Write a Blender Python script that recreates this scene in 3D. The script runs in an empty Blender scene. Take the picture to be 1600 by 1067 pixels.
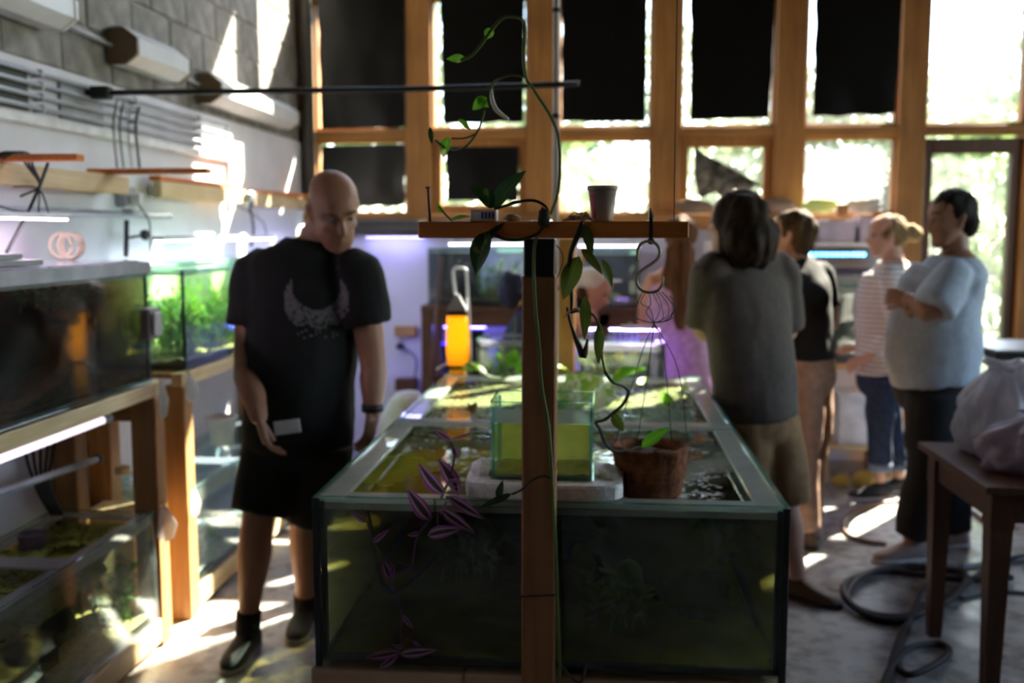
import bpy, bmesh, math, random
from mathutils import Vector, Matrix, Euler, noise
from mathutils.bvhtree import BVHTree
R = random.Random(7)
V = Vector
SC = bpy.context.scene
COL = SC.collection

# ------------------------------------------------------------------ camera
CAM = V((0, 0, 1.58)); FPX = 1556.0; PITCH = math.radians(6.27); YAW = math.radians(5.0)
cd = bpy.data.cameras.new('camera'); cam = bpy.data.objects.new('camera', cd); COL.objects.link(cam)
cam.location = CAM; cam.rotation_euler = (math.pi / 2 - PITCH, 0, YAW)
cd.sensor_width = 36.0; cd.lens = 36.0 * FPX / 1600.0; cd.clip_start = .05; cd.clip_end = 200
cd.dof.use_dof = True; cd.dof.focus_distance = 1.85; cd.dof.aperture_fstop = 2.5
SC.camera = cam
# ------------------------------------------------------------------ sky, sun, exposure
SUN_DIR = V((-.752, -1, -1.115)).normalized()
w = bpy.data.worlds.new('sky'); SC.world = w; w.use_nodes = True
nt = w.node_tree; sky = nt.nodes.new('ShaderNodeTexSky'); sky.sky_type = 'NISHITA'; sky.sun_disc = False
sky.sun_elevation = math.radians(41.7); sky.sun_rotation = math.atan2(.76, 1); sky.dust_density = 1.0
nt.links.new(sky.outputs[0], nt.nodes['Background'].inputs[0]); nt.nodes['Background'].inputs[1].default_value = .55
sd = bpy.data.lights.new('sun', 'SUN'); sun = bpy.data.objects.new('sun', sd); COL.objects.link(sun)
sd.energy = 21.0; sd.angle = math.radians(.6); sd.color = (1, .90, .74)
sun.rotation_euler = SUN_DIR.to_track_quat('-Z', 'Y').to_euler(); sun.location = (6, 12, 12)
vs = SC.view_settings; vs.view_transform = 'Standard'; vs.look = 'None'; vs.gamma = 1; vs.use_curve_mapping = False
vs.exposure = 1.5
SC.display_settings.display_device = 'sRGB'
try:
    SC.cycles.use_denoising = True; SC.cycles.max_bounces = 10; SC.cycles.transparent_max_bounces = 24
    SC.cycles.sample_clamp_indirect = 6.0; SC.cycles.caustics_reflective = False; SC.cycles.caustics_refractive = False
except Exception: pass

# ------------------------------------------------------------------ pixel of the photograph -> point in the room
_Rm = Euler((math.pi / 2 - PITCH, 0, YAW)).to_matrix()
def ray(px, py): return _Rm @ V(((px - 800) / FPX, (533.5 - py) / FPX, -1))
def W(px, py, Y): d = ray(px, py); return CAM + d * (Y / d.y)
def WX(px, py, X): d = ray(px, py); return CAM + d * (X / d.x)
def F(px, py, z=0.0): d = ray(px, py); return CAM + d * ((z - CAM.z) / d.z)

# ------------------------------------------------------------------ mesh builder
_CT = {}
def _chamfer_topo():
    if 'f' in _CT: return _CT['f']
    bm = bmesh.new()
    for sx in (-1, 1):
        for sy in (-1, 1):
            for sz in (-1, 1):
                bm.verts.new((sx, sy * .8, sz * .8)); bm.verts.new((sx * .8, sy, sz * .8)); bm.verts.new((sx * .8, sy * .8, sz))
    vs_ = list(bm.verts)
    bmesh.ops.convex_hull(bm, input=vs_)
    bmesh.ops.dissolve_limit(bm, angle_limit=.05, verts=bm.verts, edges=bm.edges)
    bm.verts.index_update()
    bmesh.ops.recalc_face_normals(bm, faces=bm.faces)
    _CT['v'] = [tuple((v.co[i] > 0) * 2 - 1 for i in range(3)) + (max(range(3), key=lambda i: abs(v.co[i])),) for v in bm.verts]
    _CT['f'] = [[v.index for v in f.verts] for f in bm.faces]
    bm.free(); return _CT['f']

class MB:
    def __init__(s): s.v = []; s.f = []; s.uv = {}
    def add(s, verts, faces, M=None):
        o = len(s.v)
        s.v += [tuple(M @ V(v)) if M else tuple(v) for v in verts]
        s.f += [[i + o for i in f] for f in faces]; return s
    def box(s, a, b, ch=.004, M=None):
        a, b = V(a), V(b); lo = V([min(a[i], b[i]) for i in range(3)]); hi = V([max(a[i], b[i]) for i in range(3)])
        c = (lo + hi) / 2; h = (hi - lo) / 2; ch = min(ch, .45 * min(h)) if min(h) > 0 else 0
        f = _chamfer_topo(); vs_ = []
        for sx, sy, sz, ax in _CT['v']:
            sg = (sx, sy, sz); vs_.append([c[i] + sg[i] * (h[i] - (0 if i == ax else ch)) for i in range(3)])
        return s.add(vs_, f, M)
    def beam(s, p, q, wd, th, up=(0, 0, 1), ch=.004):
        p, q = V(p), V(q); d = (q - p); L = d.length; d.normalize(); u = V(up); sd_ = d.cross(u)
        if sd_.length < 1e-4: sd_ = d.cross(V((0, 1, 0)))
        sd_.normalize(); u = sd_.cross(d)
        M = Matrix((sd_, d, u)).transposed().to_4x4(); M.translation = (p + q) / 2
        return s.box((-wd / 2, -L / 2, -th / 2), (wd / 2, L / 2, th / 2), ch, M)
    def loft(s, rings, cap=True, closed=True):
        o = len(s.v); n = len(rings[0])
        for r in rings: s.v += [tuple(p) for p in r]
        m = n if closed else n - 1
        for k in range(len(rings) - 1):
            for i in range(m):
                j = (i + 1) % n; s.f.append([o + k * n + i, o + k * n + j, o + (k + 1) * n + j, o + (k + 1) * n + i])
        if cap and closed:
            s.f.append([o + i for i in reversed(range(n))]); s.f.append([o + (len(rings) - 1) * n + i for i in range(n)])
        return s
    def tube(s, pts, r, seg=8, smooth=0, side=None, flat=1.0, round_cap=False):
        pts = [V(p) for p in pts]; rs = list(r) if isinstance(r, (list, tuple)) else [r] * len(pts)
        if smooth: pts, rs = spline(pts, rs, smooth)
        return s.loft(tube_rings(pts, rs, seg, side, flat, round_cap))
    def lathe(s, prof, c=(0, 0, 0), seg=16, sx=1, sy=1, cap=True):
        c = V(c); rings = []
        for r_, z in prof: rings.append([c + V((r_ * sx * math.cos(2 * math.pi * i / seg), r_ * sy * math.sin(2 * math.pi * i / seg), z)) for i in range(seg)])
        return s.loft(rings, cap)
    def grid(s, P, nu, nv, uv=False):
        o = len(s.v)
        for i in range(nu + 1):
            for j in range(nv + 1):
                if uv: s.uv[len(s.v)] = (i / nu, j / nv)
                s.v.append(tuple(P(i / nu, j / nv)))
        for i in range(nu):
            for j in range(nv):
                a = o + i * (nv + 1) + j; s.f.append([a, a + nv + 1, a + nv + 2, a + 1])
        return s
    def prism(s, poly, y0, y1):   # polygon in x,z swept along y
        n = len(poly); o = len(s.v)
        s.v += [(x, y0, z) for x, z in poly] + [(x, y1, z) for x, z in poly]
        s.f.append([o + i for i in range(n)]); s.f.append([o + n + i for i in reversed(range(n))])
        for i in range(n): j = (i + 1) % n; s.f.append([o + i, o + n + i, o + n + j, o + j])
        return s
    def mesh(s, name, M=None):
        me = bpy.data.meshes.new(name); me.from_pydata([M @ V(v) for v in s.v] if M else s.v, [], s.f)
        bm = bmesh.new(); bm.from_mesh(me)
        if not s.uv: bmesh.ops.recalc_face_normals(bm, faces=bm.faces)
        bm.to_mesh(me); bm.free()
        if s.uv:
            l = me.uv_layers.new(name='UVMap')
            for lp in me.loops: l.data[lp.index].uv = s.uv.get(lp.vertex_index, (0, 0))
        me.update(); return me

def spline(pts, rs, k):
    P, Q = [], []
    n = len(pts)
    for i in range(n - 1):
        p0, p1, p2, p3 = pts[max(0, i - 1)], pts[i], pts[i + 1], pts[min(n - 1, i + 2)]
        for j in range(k):
            t = j / k
            P.append(.5 * ((2 * p1) + (p2 - p0) * t + (2 * p0 - 5 * p1 + 4 * p2 - p3) * t * t + (3 * p1 - p0 - 3 * p2 + p3) * t ** 3))
            a, b = rs[i], rs[i + 1]; u = t * t * (3 - 2 * t)
            Q.append(tuple(a[m] + (b[m] - a[m]) * u for m in range(2)) if isinstance(a, tuple) else a + (b - a) * u)
    P.append(pts[-1]); Q.append(rs[-1]); return P, Q
def tube_rings(pts, rs, seg=8, side=None, flat=1.0, round_cap=False):
    rings = []; n = len(pts); prev = None
    T = []
    for i in range(n):
        t = pts[min(n - 1, i + 1)] - pts[max(0, i - 1)]
        T.append(t.normalized() if t.length > 1e-9 else V((0, 0, 1)))
    if round_cap:
        def rr(a, k): return tuple(x * k for x in a) if isinstance(a, tuple) else a * k
        def mx(a): return max(a) if isinstance(a, tuple) else a
        a0, a1 = rs[0], rs[-1]; k = min(rs[0]) if isinstance(rs[0], tuple) else rs[0]; k1 = min(rs[-1]) if isinstance(rs[-1], tuple) else rs[-1]
        pts = [pts[0] - T[0] * k * .95, pts[0] - T[0] * k * .6] + pts + [pts[-1] + T[-1] * k1 * .6, pts[-1] + T[-1] * k1 * .95]
        rs = [rr(a0, .3), rr(a0, .8)] + rs + [rr(a1, .8), rr(a1, .3)]
        T = [T[0], T[0]] + T + [T[-1], T[-1]]; n += 4
    for i in range(n):
        t = T[i]
        if side is not None: u = side - t * side.dot(t)
        elif prev is None: u = t.orthogonal()
        else: u = prev - t * prev.dot(t)
        if u.length < 1e-6: u = t.orthogonal()
        u.normalize(); prev = u; v_ = t.cross(u)
        a, b = rs[i] if isinstance(rs[i], tuple) else (rs[i], rs[i] * flat)
        rings.append([pts[i] + u * (a * math.cos(2 * math.pi * k / seg)) + v_ * (b * math.sin(2 * math.pi * k / seg)) for k in range(seg)])
    return rings

# ------------------------------------------------------------------ objects
WM = {}
def thing(name, label, cat, loc=(0, 0, 0), rz=0.0, group=None, kind=None):
    o = bpy.data.objects.new(name, None); COL.objects.link(o); o.empty_display_size = .05
    o.location = loc; o.rotation_euler = (0, 0, rz)
    WM[o.name] = Matrix.Translation(V(loc)) @ Matrix.Rotation(rz, 4, 'Z')
    tag(o, label, cat, group, kind); return o
def tag(o, label=None, cat=None, group=None, kind=None):
    if label: o['label'] = label
    if cat: o['category'] = cat
    if group: o['group'] = group
    if kind: o['kind'] = kind
    return o
def part(par, name, mb, mat, label=None, smooth=False, kind=None):
    """mb holds world coordinates; the child keeps its thing's origin"""
    M = WM[par.name]; me = mb if isinstance(mb, bpy.types.Mesh) else mb.mesh(name, M.inverted())
    if isinstance(mb, bpy.types.Mesh): me.transform(M.inverted())
    o = bpy.data.objects.new(name, me); COL.objects.link(o); o.parent = par; WM[o.name] = M
    for m in (mat if isinstance(mat, (list, tuple)) else [mat]): me.materials.append(m)
    if smooth: me.polygons.foreach_set('use_smooth', [True] * len(me.polygons)); me.update()
    if label: o['label'] = label
    if kind: o['kind'] = kind
    return o
def solo(name, label, cat, mb, mat, loc=None, group=None, kind=None, smooth=False):
    me = mb if isinstance(mb, bpy.types.Mesh) else None
    if loc is None:
        vv = [v.co for v in me.vertices] if me else [V(v) for v in mb.v]
        xs = [v[0] for v in vv]; ys = [v[1] for v in vv]; zs = [v[2] for v in vv]
        loc = V(((min(xs) + max(xs)) / 2, (min(ys) + max(ys)) / 2, min(zs)))
    M = Matrix.Translation(V(loc))
    if me: me.transform(M.inverted())
    else: me = mb.mesh(name, M.inverted())
    o = bpy.data.objects.new(name, me); COL.objects.link(o); o.location = loc; WM[o.name] = M
    for m in (mat if isinstance(mat, (list, tuple)) else [mat]): me.materials.append(m)
    if smooth: me.polygons.foreach_set('use_smooth', [True] * len(me.polygons)); me.update()
    return tag(o, label, cat, group, kind)
def dup(root, loc, rz=0.0, label=None, group=None):
    def cp(o, par):
        c = o.copy(); COL.objects.link(c)
        if par is not None: c.parent = par
        for ch in kids.get(o.name, []): cp(ch, c)
        return c
    kids = {}
    for o in COL.objects:
        if o.parent: kids.setdefault(o.parent.name, []).append(o)
    r = cp(root, None); r.location = loc; r.rotation_euler = (0, 0, rz)
    if label: r['label'] = label
    if group: r['group'] = group
    return r

# ------------------------------------------------------------------ materials
MATS = {}
def newmat(name):
    m = bpy.data.materials.new(name); m.use_nodes = True; nt = m.node_tree
    return m, nt, nt.nodes['Principled BSDF'], nt.nodes['Material Output']
def N(nt, t, **kw):
    n = nt.nodes.new(t)
    for k, v in kw.items():
        if k.startswith('_'): setattr(n, k[1:], v)
        elif k in n.inputs: n.inputs[k].default_value = v
    return n
def mixrgb(nt, fac, a, b, blend='MIX'):
    n = nt.nodes.new('ShaderNodeMix'); n.data_type = 'RGBA'; n.blend_type = blend
    for i, x in ((0, fac), (6, a), (7, b)):
        if isinstance(x, bpy.types.NodeSocket): nt.links.new(x, n.inputs[i])
        elif i == 0: n.inputs[0].default_value = x
        else: n.inputs[i].default_value = (*x[:3], 1)
    return n.outputs[2]
def ramp(nt, sock, stops):
    n = nt.nodes.new('ShaderNodeValToRGB'); nt.links.new(sock, n.inputs[0]); e = n.color_ramp.elements
    while len(e) < len(stops): e.new(.5)
    for el, (p, c) in zip(e, stops): el.position = p; el.color = (*c[:3], 1)
    return n.outputs[0]
def coords(nt, scale=(1, 1, 1), out='Object'):
    tc = nt.nodes.new('ShaderNodeTexCoord'); mp = nt.nodes.new('ShaderNodeMapping'); mp.inputs['Scale'].default_value = scale
    nt.links.new(tc.outputs[out], mp.inputs[0]); return mp.outputs[0]
def bumpn(nt, b, height, strength, dist=.01):
    n = nt.nodes.new('ShaderNodeBump'); n.inputs['Strength'].default_value = strength; n.inputs['Distance'].default_value = dist
    nt.links.new(height, n.inputs['Height']); nt.links.new(n.outputs[0], b.inputs['Normal'])
def mat(name, col, rough=.5, metal=0.0, spec=.5, var=.18, scale=9, bump=0.0, col2=None, emit=None, es=0, sss=0, trans=0, detail=4, stretch=(1, 1, 1), bs=None, coat=0):
    if name in MATS: return MATS[name]
    m, nt, b, out = newmat(name)
    nz = N(nt, 'ShaderNodeTexNoise', Scale=scale, Detail=detail); nt.links.new(coords(nt, stretch), nz.inputs['Vector'])
    c2 = col2 or [min(1, x * (1 + var)) for x in col]; c1 = col if col2 else [x * (1 - var) for x in col]
    nt.links.new(ramp(nt, nz.outputs[0], [(.32, c1), (.68, c2)]), b.inputs['Base Color'])
    b.inputs['Roughness'].default_value = rough; b.inputs['Metallic'].default_value = metal; b.inputs['Specular IOR Level'].default_value = spec
    if coat: b.inputs['Coat Weight'].default_value = coat
    if sss: b.inputs['Subsurface Weight'].default_value = sss; b.inputs['Subsurface Radius'].default_value = (.02, .008, .004)
    if bump:
        n2 = nz
        if bs: n2 = N(nt, 'ShaderNodeTexNoise', Scale=bs, Detail=3); nt.links.new(coords(nt, stretch), n2.inputs['Vector'])
        bumpn(nt, b, n2.outputs[0], bump)
    if emit: b.inputs['Emission Color'].default_value = (*emit, 1); b.inputs['Emission Strength'].default_value = es
    if trans:
        tr = N(nt, 'ShaderNodeBsdfTranslucent'); mx = N(nt, 'ShaderNodeMixShader'); mx.inputs[0].default_value = trans
        for l in b.inputs['Base Color'].links: nt.links.new(l.from_socket, tr.inputs[0]); break
        nt.links.new(b.outputs[0], mx.inputs[1]); nt.links.new(tr.outputs[0], mx.inputs[2]); nt.links.new(mx.outputs[0], out.inputs[0])
    MATS[name] = m; return m
def wood(name, c1, c2, axis='y', rough=.6, scale=1.0):
    key = name + '_' + axis
    if key in MATS: return MATS[key]
    m, nt, b, out = newmat(key); s = [22 * scale] * 3; s['xyz'.index(axis)] = 1.6 * scale
    co = coords(nt, s); nz = N(nt, 'ShaderNodeTexNoise', Scale=1, Detail=5, Roughness=.6, Distortion=1.2); nt.links.new(co, nz.inputs['Vector'])
    n2 = N(nt, 'ShaderNodeTexNoise', Scale=2.5, Detail=2); nt.links.new(coords(nt), n2.inputs['Vector'])
    c = ramp(nt, nz.outputs[0], [(.3, c1), (.72, c2)])
    c = mixrgb(nt, ramp(nt, n2.outputs[0], [(.45, (0, 0, 0)), (.8, (.5, .5, .5))]), c, [x * .5 for x in c1])
    nt.links.new(c, b.inputs['Base Color']); b.inputs['Roughness'].default_value = rough; bumpn(nt, b, nz.outputs[0], .25, .004)
    MATS[key] = m; return m
def schlick(nt, ior=1.45):
    f0 = ((ior - 1) / (ior + 1)) ** 2
    lw = N(nt, 'ShaderNodeLayerWeight', Blend=.5); p5 = N(nt, 'ShaderNodeMath', _operation='POWER'); nt.links.new(lw.outputs['Facing'], p5.inputs[0]); p5.inputs[1].default_value = 5
    ma = N(nt, 'ShaderNodeMath', _operation='MULTIPLY_ADD'); nt.links.new(p5.outputs[0], ma.inputs[0]); ma.inputs[1].default_value = 1 - f0; ma.inputs[2].default_value = f0
    return ma.outputs[0]
def glass(name, tint=(.9, .95, .93), refl=(1, 1, 1), rough=0.0, haze=0.0, hazecol=(.8, .85, .85), ior=1.45, grime=0.0):
    if name in MATS: return MATS[name]
    m, nt, b, out = newmat(name); nt.nodes.remove(b)
    tr = N(nt, 'ShaderNodeBsdfTransparent'); tr.inputs[0].default_value = (*tint, 1)
    gl = N(nt, 'ShaderNodeBsdfGlossy'); gl.inputs[0].default_value = (*refl, 1); gl.inputs['Roughness'].default_value = rough
    last = tr.outputs[0]
    if haze or grime:
        df = N(nt, 'ShaderNodeBsdfDiffuse'); df.inputs[0].default_value = (*hazecol, 1); tl = N(nt, 'ShaderNodeBsdfTranslucent'); tl.inputs[0].default_value = (*hazecol, 1)
        ad = N(nt, 'ShaderNodeMixShader'); ad.inputs[0].default_value = .6; nt.links.new(df.outputs[0], ad.inputs[1]); nt.links.new(tl.outputs[0], ad.inputs[2])
        nz = N(nt, 'ShaderNodeTexNoise', Scale=5.0, Detail=5); nt.links.new(coords(nt), nz.inputs['Vector'])
        mr = N(nt, 'ShaderNodeMapRange'); nt.links.new(nz.outputs[0], mr.inputs[0]); mr.inputs[1].default_value = .35; mr.inputs[2].default_value = .7
        mr.inputs[3].default_value = haze; mr.inputs[4].default_value = haze + grime
        m2 = N(nt, 'ShaderNodeMixShader'); nt.links.new(mr.outputs[0], m2.inputs[0]); nt.links.new(last, m2.inputs[1]); nt.links.new(ad.outputs[0], m2.inputs[2]); last = m2.outputs[0]
    mx = N(nt, 'ShaderNodeMixShader'); nt.links.new(schlick(nt, ior), mx.inputs[0]); nt.links.new(last, mx.inputs[1]); nt.links.new(gl.outputs[0], mx.inputs[2]); last = mx.outputs[0]
    nt.links.new(last, out.inputs[0]); MATS[name] = m; return m
def emission(name, col, s):
    if name in MATS: return MATS[name]
    m, nt, b, out = newmat(name); b.inputs['Base Color'].default_value = (.8, .8, .8, 1)
    b.inputs['Emission Color'].default_value = (*col, 1); b.inputs['Emission Strength'].default_value = s
    MATS[name] = m; return m

# ------------------------------------------------------------------ common materials
WARM = ((.30, .125, .03), (.50, .24, .07))
def m_timber(ax='z'): return wood('window_timber', *WARM, axis=ax)
def m_rack(ax='y'): return wood('rack_timber', (.36, .17, .055), (.58, .33, .13), axis=ax)
def m_pale(ax='y'): return wood('pale_timber', (.62, .44, .22), (.80, .62, .38), axis=ax)
def m_dark(ax='x'): return wood('dark_timber', (.055, .022, .009), (.13, .05, .02), axis=ax, rough=.45)
def m_red(ax='x'): return wood('red_timber', (.62, .15, .018), (.78, .25, .038), axis=ax)
m_black = mat('black_rubber', (.012, .012, .013), .5)
m_blackgloss = mat('black_plastic', (.008, .008, .009), .28, spec=.5)
m_white = mat('white_plastic', (.78, .78, .80), .4)
m_grey = mat('grey_plastic', (.35, .36, .38), .45)
m_metal = mat('steel', (.55, .56, .58), .35, metal=.9)
m_silicone = mat('black_silicone', (.015, .018, .017), .35)
m_glass = glass('clear_glass', (.93, .97, .95), grime=.06)
m_edge = glass('green_glass_edge', (.55, .80, .72), haze=.28, hazecol=(.40, .66, .60))

# ------------------------------------------------------------------ the room
XL, XR, YF, YB, ZC = -2.07, 4.5, 7.0, -3.0, 4.6
def struct(name, mb, m, smooth=False):
    return solo(name, None, None, mb, m, kind='structure', smooth=smooth)
m, nt, b, out = newmat('concrete_floor')
n1 = N(nt, 'ShaderNodeTexNoise', Scale=1.7, Detail=6, Roughness=.6); nt.links.new(coords(nt), n1.inputs['Vector'])
n2 = N(nt, 'ShaderNodeTexNoise', Scale=14, Detail=6); nt.links.new(coords(nt), n2.inputs['Vector'])
c = ramp(nt, n1.outputs[0], [(.35, (.22, .20, .175)), (.5, (.38, .36, .335)), (.7, (.52, .51, .49))])
c = mixrgb(nt, ramp(nt, n2.outputs[0], [(.35, (.7, .7, .7)), (.55, (0, 0, 0))]), c, (.10, .09, .08))
nt.links.new(c, b.inputs['Base Color'])
nt.links.new(ramp(nt, n1.outputs[0], [(.38, (.18, .18, .18)), (.55, (.5, .5, .5))]), b.inputs['Roughness'])
bumpn(nt, b, n2.outputs[0], .15, .004); m_floor = m
struct('floor', MB().box((XL - .3, YB - .2, -.12), (XR + .2, YF + .12, 0), 0), m_floor)
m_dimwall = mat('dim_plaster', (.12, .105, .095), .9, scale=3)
struct('ceiling', MB().box((XL - .3, YB - .2, ZC), (XR + .2, YF + .12, ZC + .15), 0), mat('ceiling_boards', (.22, .155, .10), .8, scale=3))
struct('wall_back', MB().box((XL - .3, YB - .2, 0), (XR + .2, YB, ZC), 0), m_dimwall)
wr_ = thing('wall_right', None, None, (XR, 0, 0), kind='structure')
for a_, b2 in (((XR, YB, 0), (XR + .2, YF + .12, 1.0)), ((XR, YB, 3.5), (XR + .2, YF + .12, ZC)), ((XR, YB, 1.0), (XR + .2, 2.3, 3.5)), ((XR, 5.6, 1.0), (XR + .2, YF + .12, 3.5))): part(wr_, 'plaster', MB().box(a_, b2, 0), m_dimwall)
struct('added_eave', MB().box((XR + .2, YB - 1, 3.62), (XR + 2.6, YF + 2.4, 3.72), 0), mat('added_eave_boards', (.30, .24, .18), .8))  # unseen eave, added to keep direct sun off the side windows
# left wall: white plaster below, recessed mortar and separate concrete blocks above
m_plaster = mat('white_plaster', (.78, .78, .84), .85, var=.06, scale=4, bump=.1)
m_block = mat('concrete_block', (.30, .285, .265), .92, var=.28, scale=11, detail=7, bump=.5)
wl = thing('wall_left', None, None, (XL, 0, 0), kind='structure')
part(wl, 'plaster', MB().box((XL - .2, YB, 0), (XL, YF + .1, 2.20), .002), m_plaster)
part(wl, 'mortar', MB().box((XL - .2, YB, 2.20), (XL - .024, YF + .1, ZC), 0), mat('mortar', (.36, .35, .33), .95))
bl = MB().box((XL - .06, -.195, -.095), (XL - .015, .195, .095), .006)
me_b = bl.mesh('concrete_block', Matrix.Translation((-XL, 0, 0))); me_b.materials.append(m_block)
k = 0
for r_ in range(12):
    for c_ in range(16):
        y = 7.0 - .2 - c_ * .4 - (.2 if r_ % 2 else 0)
        o = bpy.data.objects.new('concrete_block', me_b); COL.objects.link(o); o.parent = wl
        o.location = (R.uniform(-.003, .003), y, 2.305 + r_ * .2); o.rotation_euler = (R.uniform(-.004, .004), 0, R.uniform(-.006, .006) + (math.pi * 0))
# ---- far wall: timber posts and windows
wf = thing('wall_far', None, None, (0, YF, 0), kind='structure')
OP = [(-1.985, -1.345), (-1.165, -.500), (-.290, .345), (.535, 1.165), (1.362, 1.968), (2.148, 2.785)]
edges = [XL - .05] + [e for o in OP for e in o] + [2.97]
for i in range(7):
    part(wf, 'post', MB().box((edges[2 * i], YF - .09, 0 if i >= 5 else 1.62), (edges[2 * i + 1], YF + .09, 4.42), .006), m_timber('z'))
part(wf, 'lower_panel', MB().box((XL - .05, YF - .02, 0), (edges[10], YF + .10, 1.62), 0), mat('lavender_white_paint', (.70, .70, .76), .7, var=.06, scale=3))
part(wf, 'side_panel', MB().box((2.97, YF - .03, 0), (XR, YF + .1, ZC), 0), mat('pine_boarding', (.38, .22, .09), .7, scale=5, stretch=(8, 1, .6)))
part(wf, 'header', MB().box((XL - .05, YF - .09, 4.40), (2.97, YF + .10, ZC), 0), m_timber('x'))
part(wf, 'sill_beam', MB().box((XL - .05, YF - .12, 1.60), (edges[10] + .01, YF + .07, 1.705), .008), m_timber('x'))
m_clear = glass('window_glass', (.97, .99, .98), haze=.02, hazecol=(.9, .95, .92), grime=.05)
m_hazy = glass('hazy_window_film', (.92, .95, .95), haze=.10, hazecol=(.84, .84, .92), grime=.03)
m_milky = glass('milky_window_glass', (.95, .97, .96), haze=.025, hazecol=(.85, .92, .88), grime=.03)
wn = [0]
def window(x0, x1, z0, z1, fr, gm, mt=None):
    wn[0] += 1; t = thing('window_%d' % wn[0], None, None, ((x0 + x1) / 2, YF, z0), kind='structure')
    fb = MB()
    fb.box((x0, YF - .045, z0), (x0 + fr, YF + .045, z1)); fb.box((x1 - fr, YF - .045, z0), (x1, YF + .045, z1))
    fb.box((x0 + fr, YF - .045, z0), (x1 - fr, YF + .045, z0 + fr)); fb.box((x0 + fr, YF - .045, z1 - fr), (x1 - fr, YF + .045, z1))
    part(t, 'frame', fb, mt or m_timber('z')); part(t, 'pane', MB().box((x0 + fr * .7, YF - .004, z0 + fr * .7), (x1 - fr * .7, YF + .004, z1 - fr * .7), 0), gm)
    return t
for i, (x0, x1) in enumerate(OP):
    part(wf, 'transom', MB().box((x0, YF - .08, 2.215 if i != 5 else 2.225), (x1, YF + .08, 2.285), .005), m_timber('x'))
    part(wf, 'transom', MB().box((x0, YF - .08, 3.17), (x1, YF + .08, 3.25), .005), m_timber('x'))
    window(x0, x1, 3.25, 4.40, .03, m_clear)
    window(x0, x1, 2.285, 3.17, .018, m_milky if i == 5 else m_clear)
    if i < 5: window(x0, x1, 1.705, 2.215, .062 if i in (1, 3) else .016, m_hazy if i == 4 else m_milky)
# glazed door in the last bay
d = thing('door_1', None, None, (2.46, YF, 0), kind='structure'); x0, x1 = OP[5]; fb = MB()
part(d, 'frame', fb.box((x0, YF - .04, .02), (x0 + .065, YF + .03, 2.2)).box((x1 - .065, YF - .04, .02), (x1, YF + .03, 2.2)).box((x0 + .065, YF - .04, 2.10), (x1 - .065, YF + .03, 2.2)).box((x0 + .065, YF - .04, .02), (x1 - .065, YF + .03, .22)), m_dark('z'))
part(d, 'pane', MB().box((x0 + .05, YF - .006, .2), (x1 - .05, YF + .002, 2.12), 0), m_clear)
part(d, 'handle', MB().tube([(x0 + .035, YF - .05, 1.02), (x0 + .035, YF - .10, 1.02), (x0 + .13, YF - .10, 1.02)], .009), m_metal)
for k in range(2):   # unseen side windows, added to light the left wall
    y0 = 2.3 + k * 1.65; tw = thing('window_%d' % (wn[0] + 1 + k), None, None, (XR + .1, y0 + .825, 1.0), kind='structure'); fb = MB()
    for a_, b2 in (((XR + .06, y0, 1.0), (XR + .14, y0 + .05, 3.5)), ((XR + .06, y0 + 1.60, 1.0), (XR + .14, y0 + 1.65, 3.5)), ((XR + .06, y0 + .05, 1.0), (XR + .14, y0 + 1.60, 1.06)), ((XR + .06, y0 + .05, 3.44), (XR + .14, y0 + 1.60, 3.5))): fb.box(a_, b2)
    part(tw, 'frame', fb, m_timber('z')); part(tw, 'pane', MB().box((XR + .096, y0 + .04, 1.05), (XR + .104, y0 + 1.61, 3.45), 0), m_clear)
# ---- outside
gm_ = mat('outdoor_grass', (.05, .09, .02), .9, col2=(.11, .15, .04), scale=3)
struct('ground', MB().box((-40, YF + .12, -.25), (40, 60, -.10), 0), gm_)
def leafmat(n_, a, b_): return mat(n_, a, .45, col2=b_, scale=1.3, trans=.55)
m_leafA = leafmat('garden_leaf', (.07, .13, .04), (.22, .30, .10)); m_leafB = leafmat('garden_leaf_pale', (.12, .18, .08), (.32, .38, .22))
m_bark = mat('bark', (.09, .06, .04), .9, bump=.6, scale=20)
def tree(x, y, h, rx, z0, n, ml, label, name, cat, s=.11):
    t = thing(name, label, cat, (x, y, -.1)); rr = random.Random(int(x * 97 + y * 31)); fo = MB()
    for _ in range(n):
        while True:
            p = V((rr.uniform(-1, 1), rr.uniform(-1, 1), rr.uniform(-1, 1)))
            if p.length < 1 and p.length > .35: break
        q = V((x + p.x * rx, y + p.y * rx * .7, z0 + (h - z0) * (.5 + .5 * p.z)))
        q += V((noise.noise(q * 1.1), 0, noise.noise(q * 1.1 + V((9, 0, 0))))) * .5
        M = Matrix.Translation(q) @ Euler((rr.uniform(-1.2, 1.2), rr.uniform(-1.2, 1.2), rr.uniform(0, 6.3))).to_matrix().to_4x4()
        k = s * rr.uniform(.6, 1.3)
        fo.add([(-k, 0, 0), (-.3 * k, -.4 * k, .1 * k), (k, 0, -.1 * k), (-.3 * k, .4 * k, .1 * k)], [[0, 1, 2, 3]], M)
    part(t, 'foliage', fo, ml, kind='stuff')
    tb = MB()
    for _ in range(4): 
        a = rr.uniform(0, 6.3); tb.tube([(x, y, -.1), (x + .1 * math.cos(a), y + .1 * math.sin(a), z0 + .1), (x + .5 * rx * math.cos(a), y + .4 * rx * math.sin(a), (z0 + h) / 2)], [.05, .04, .015], 6, 3)
    part(t, 'trunk', tb, m_bark, smooth=True)
tree(-1.5, 11.5, 4.6, 1.7, .3, 3600, m_leafA, 'dark green tree outside behind the two blacked-out windows nearest the block wall', 'garden_tree', 'tree')
tree(.75, 16.0, 5.2, 2.6, .2, 4200, m_leafB, 'pale green bush outside the window behind the plastic cup', 'garden_bush', 'bush')
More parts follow.
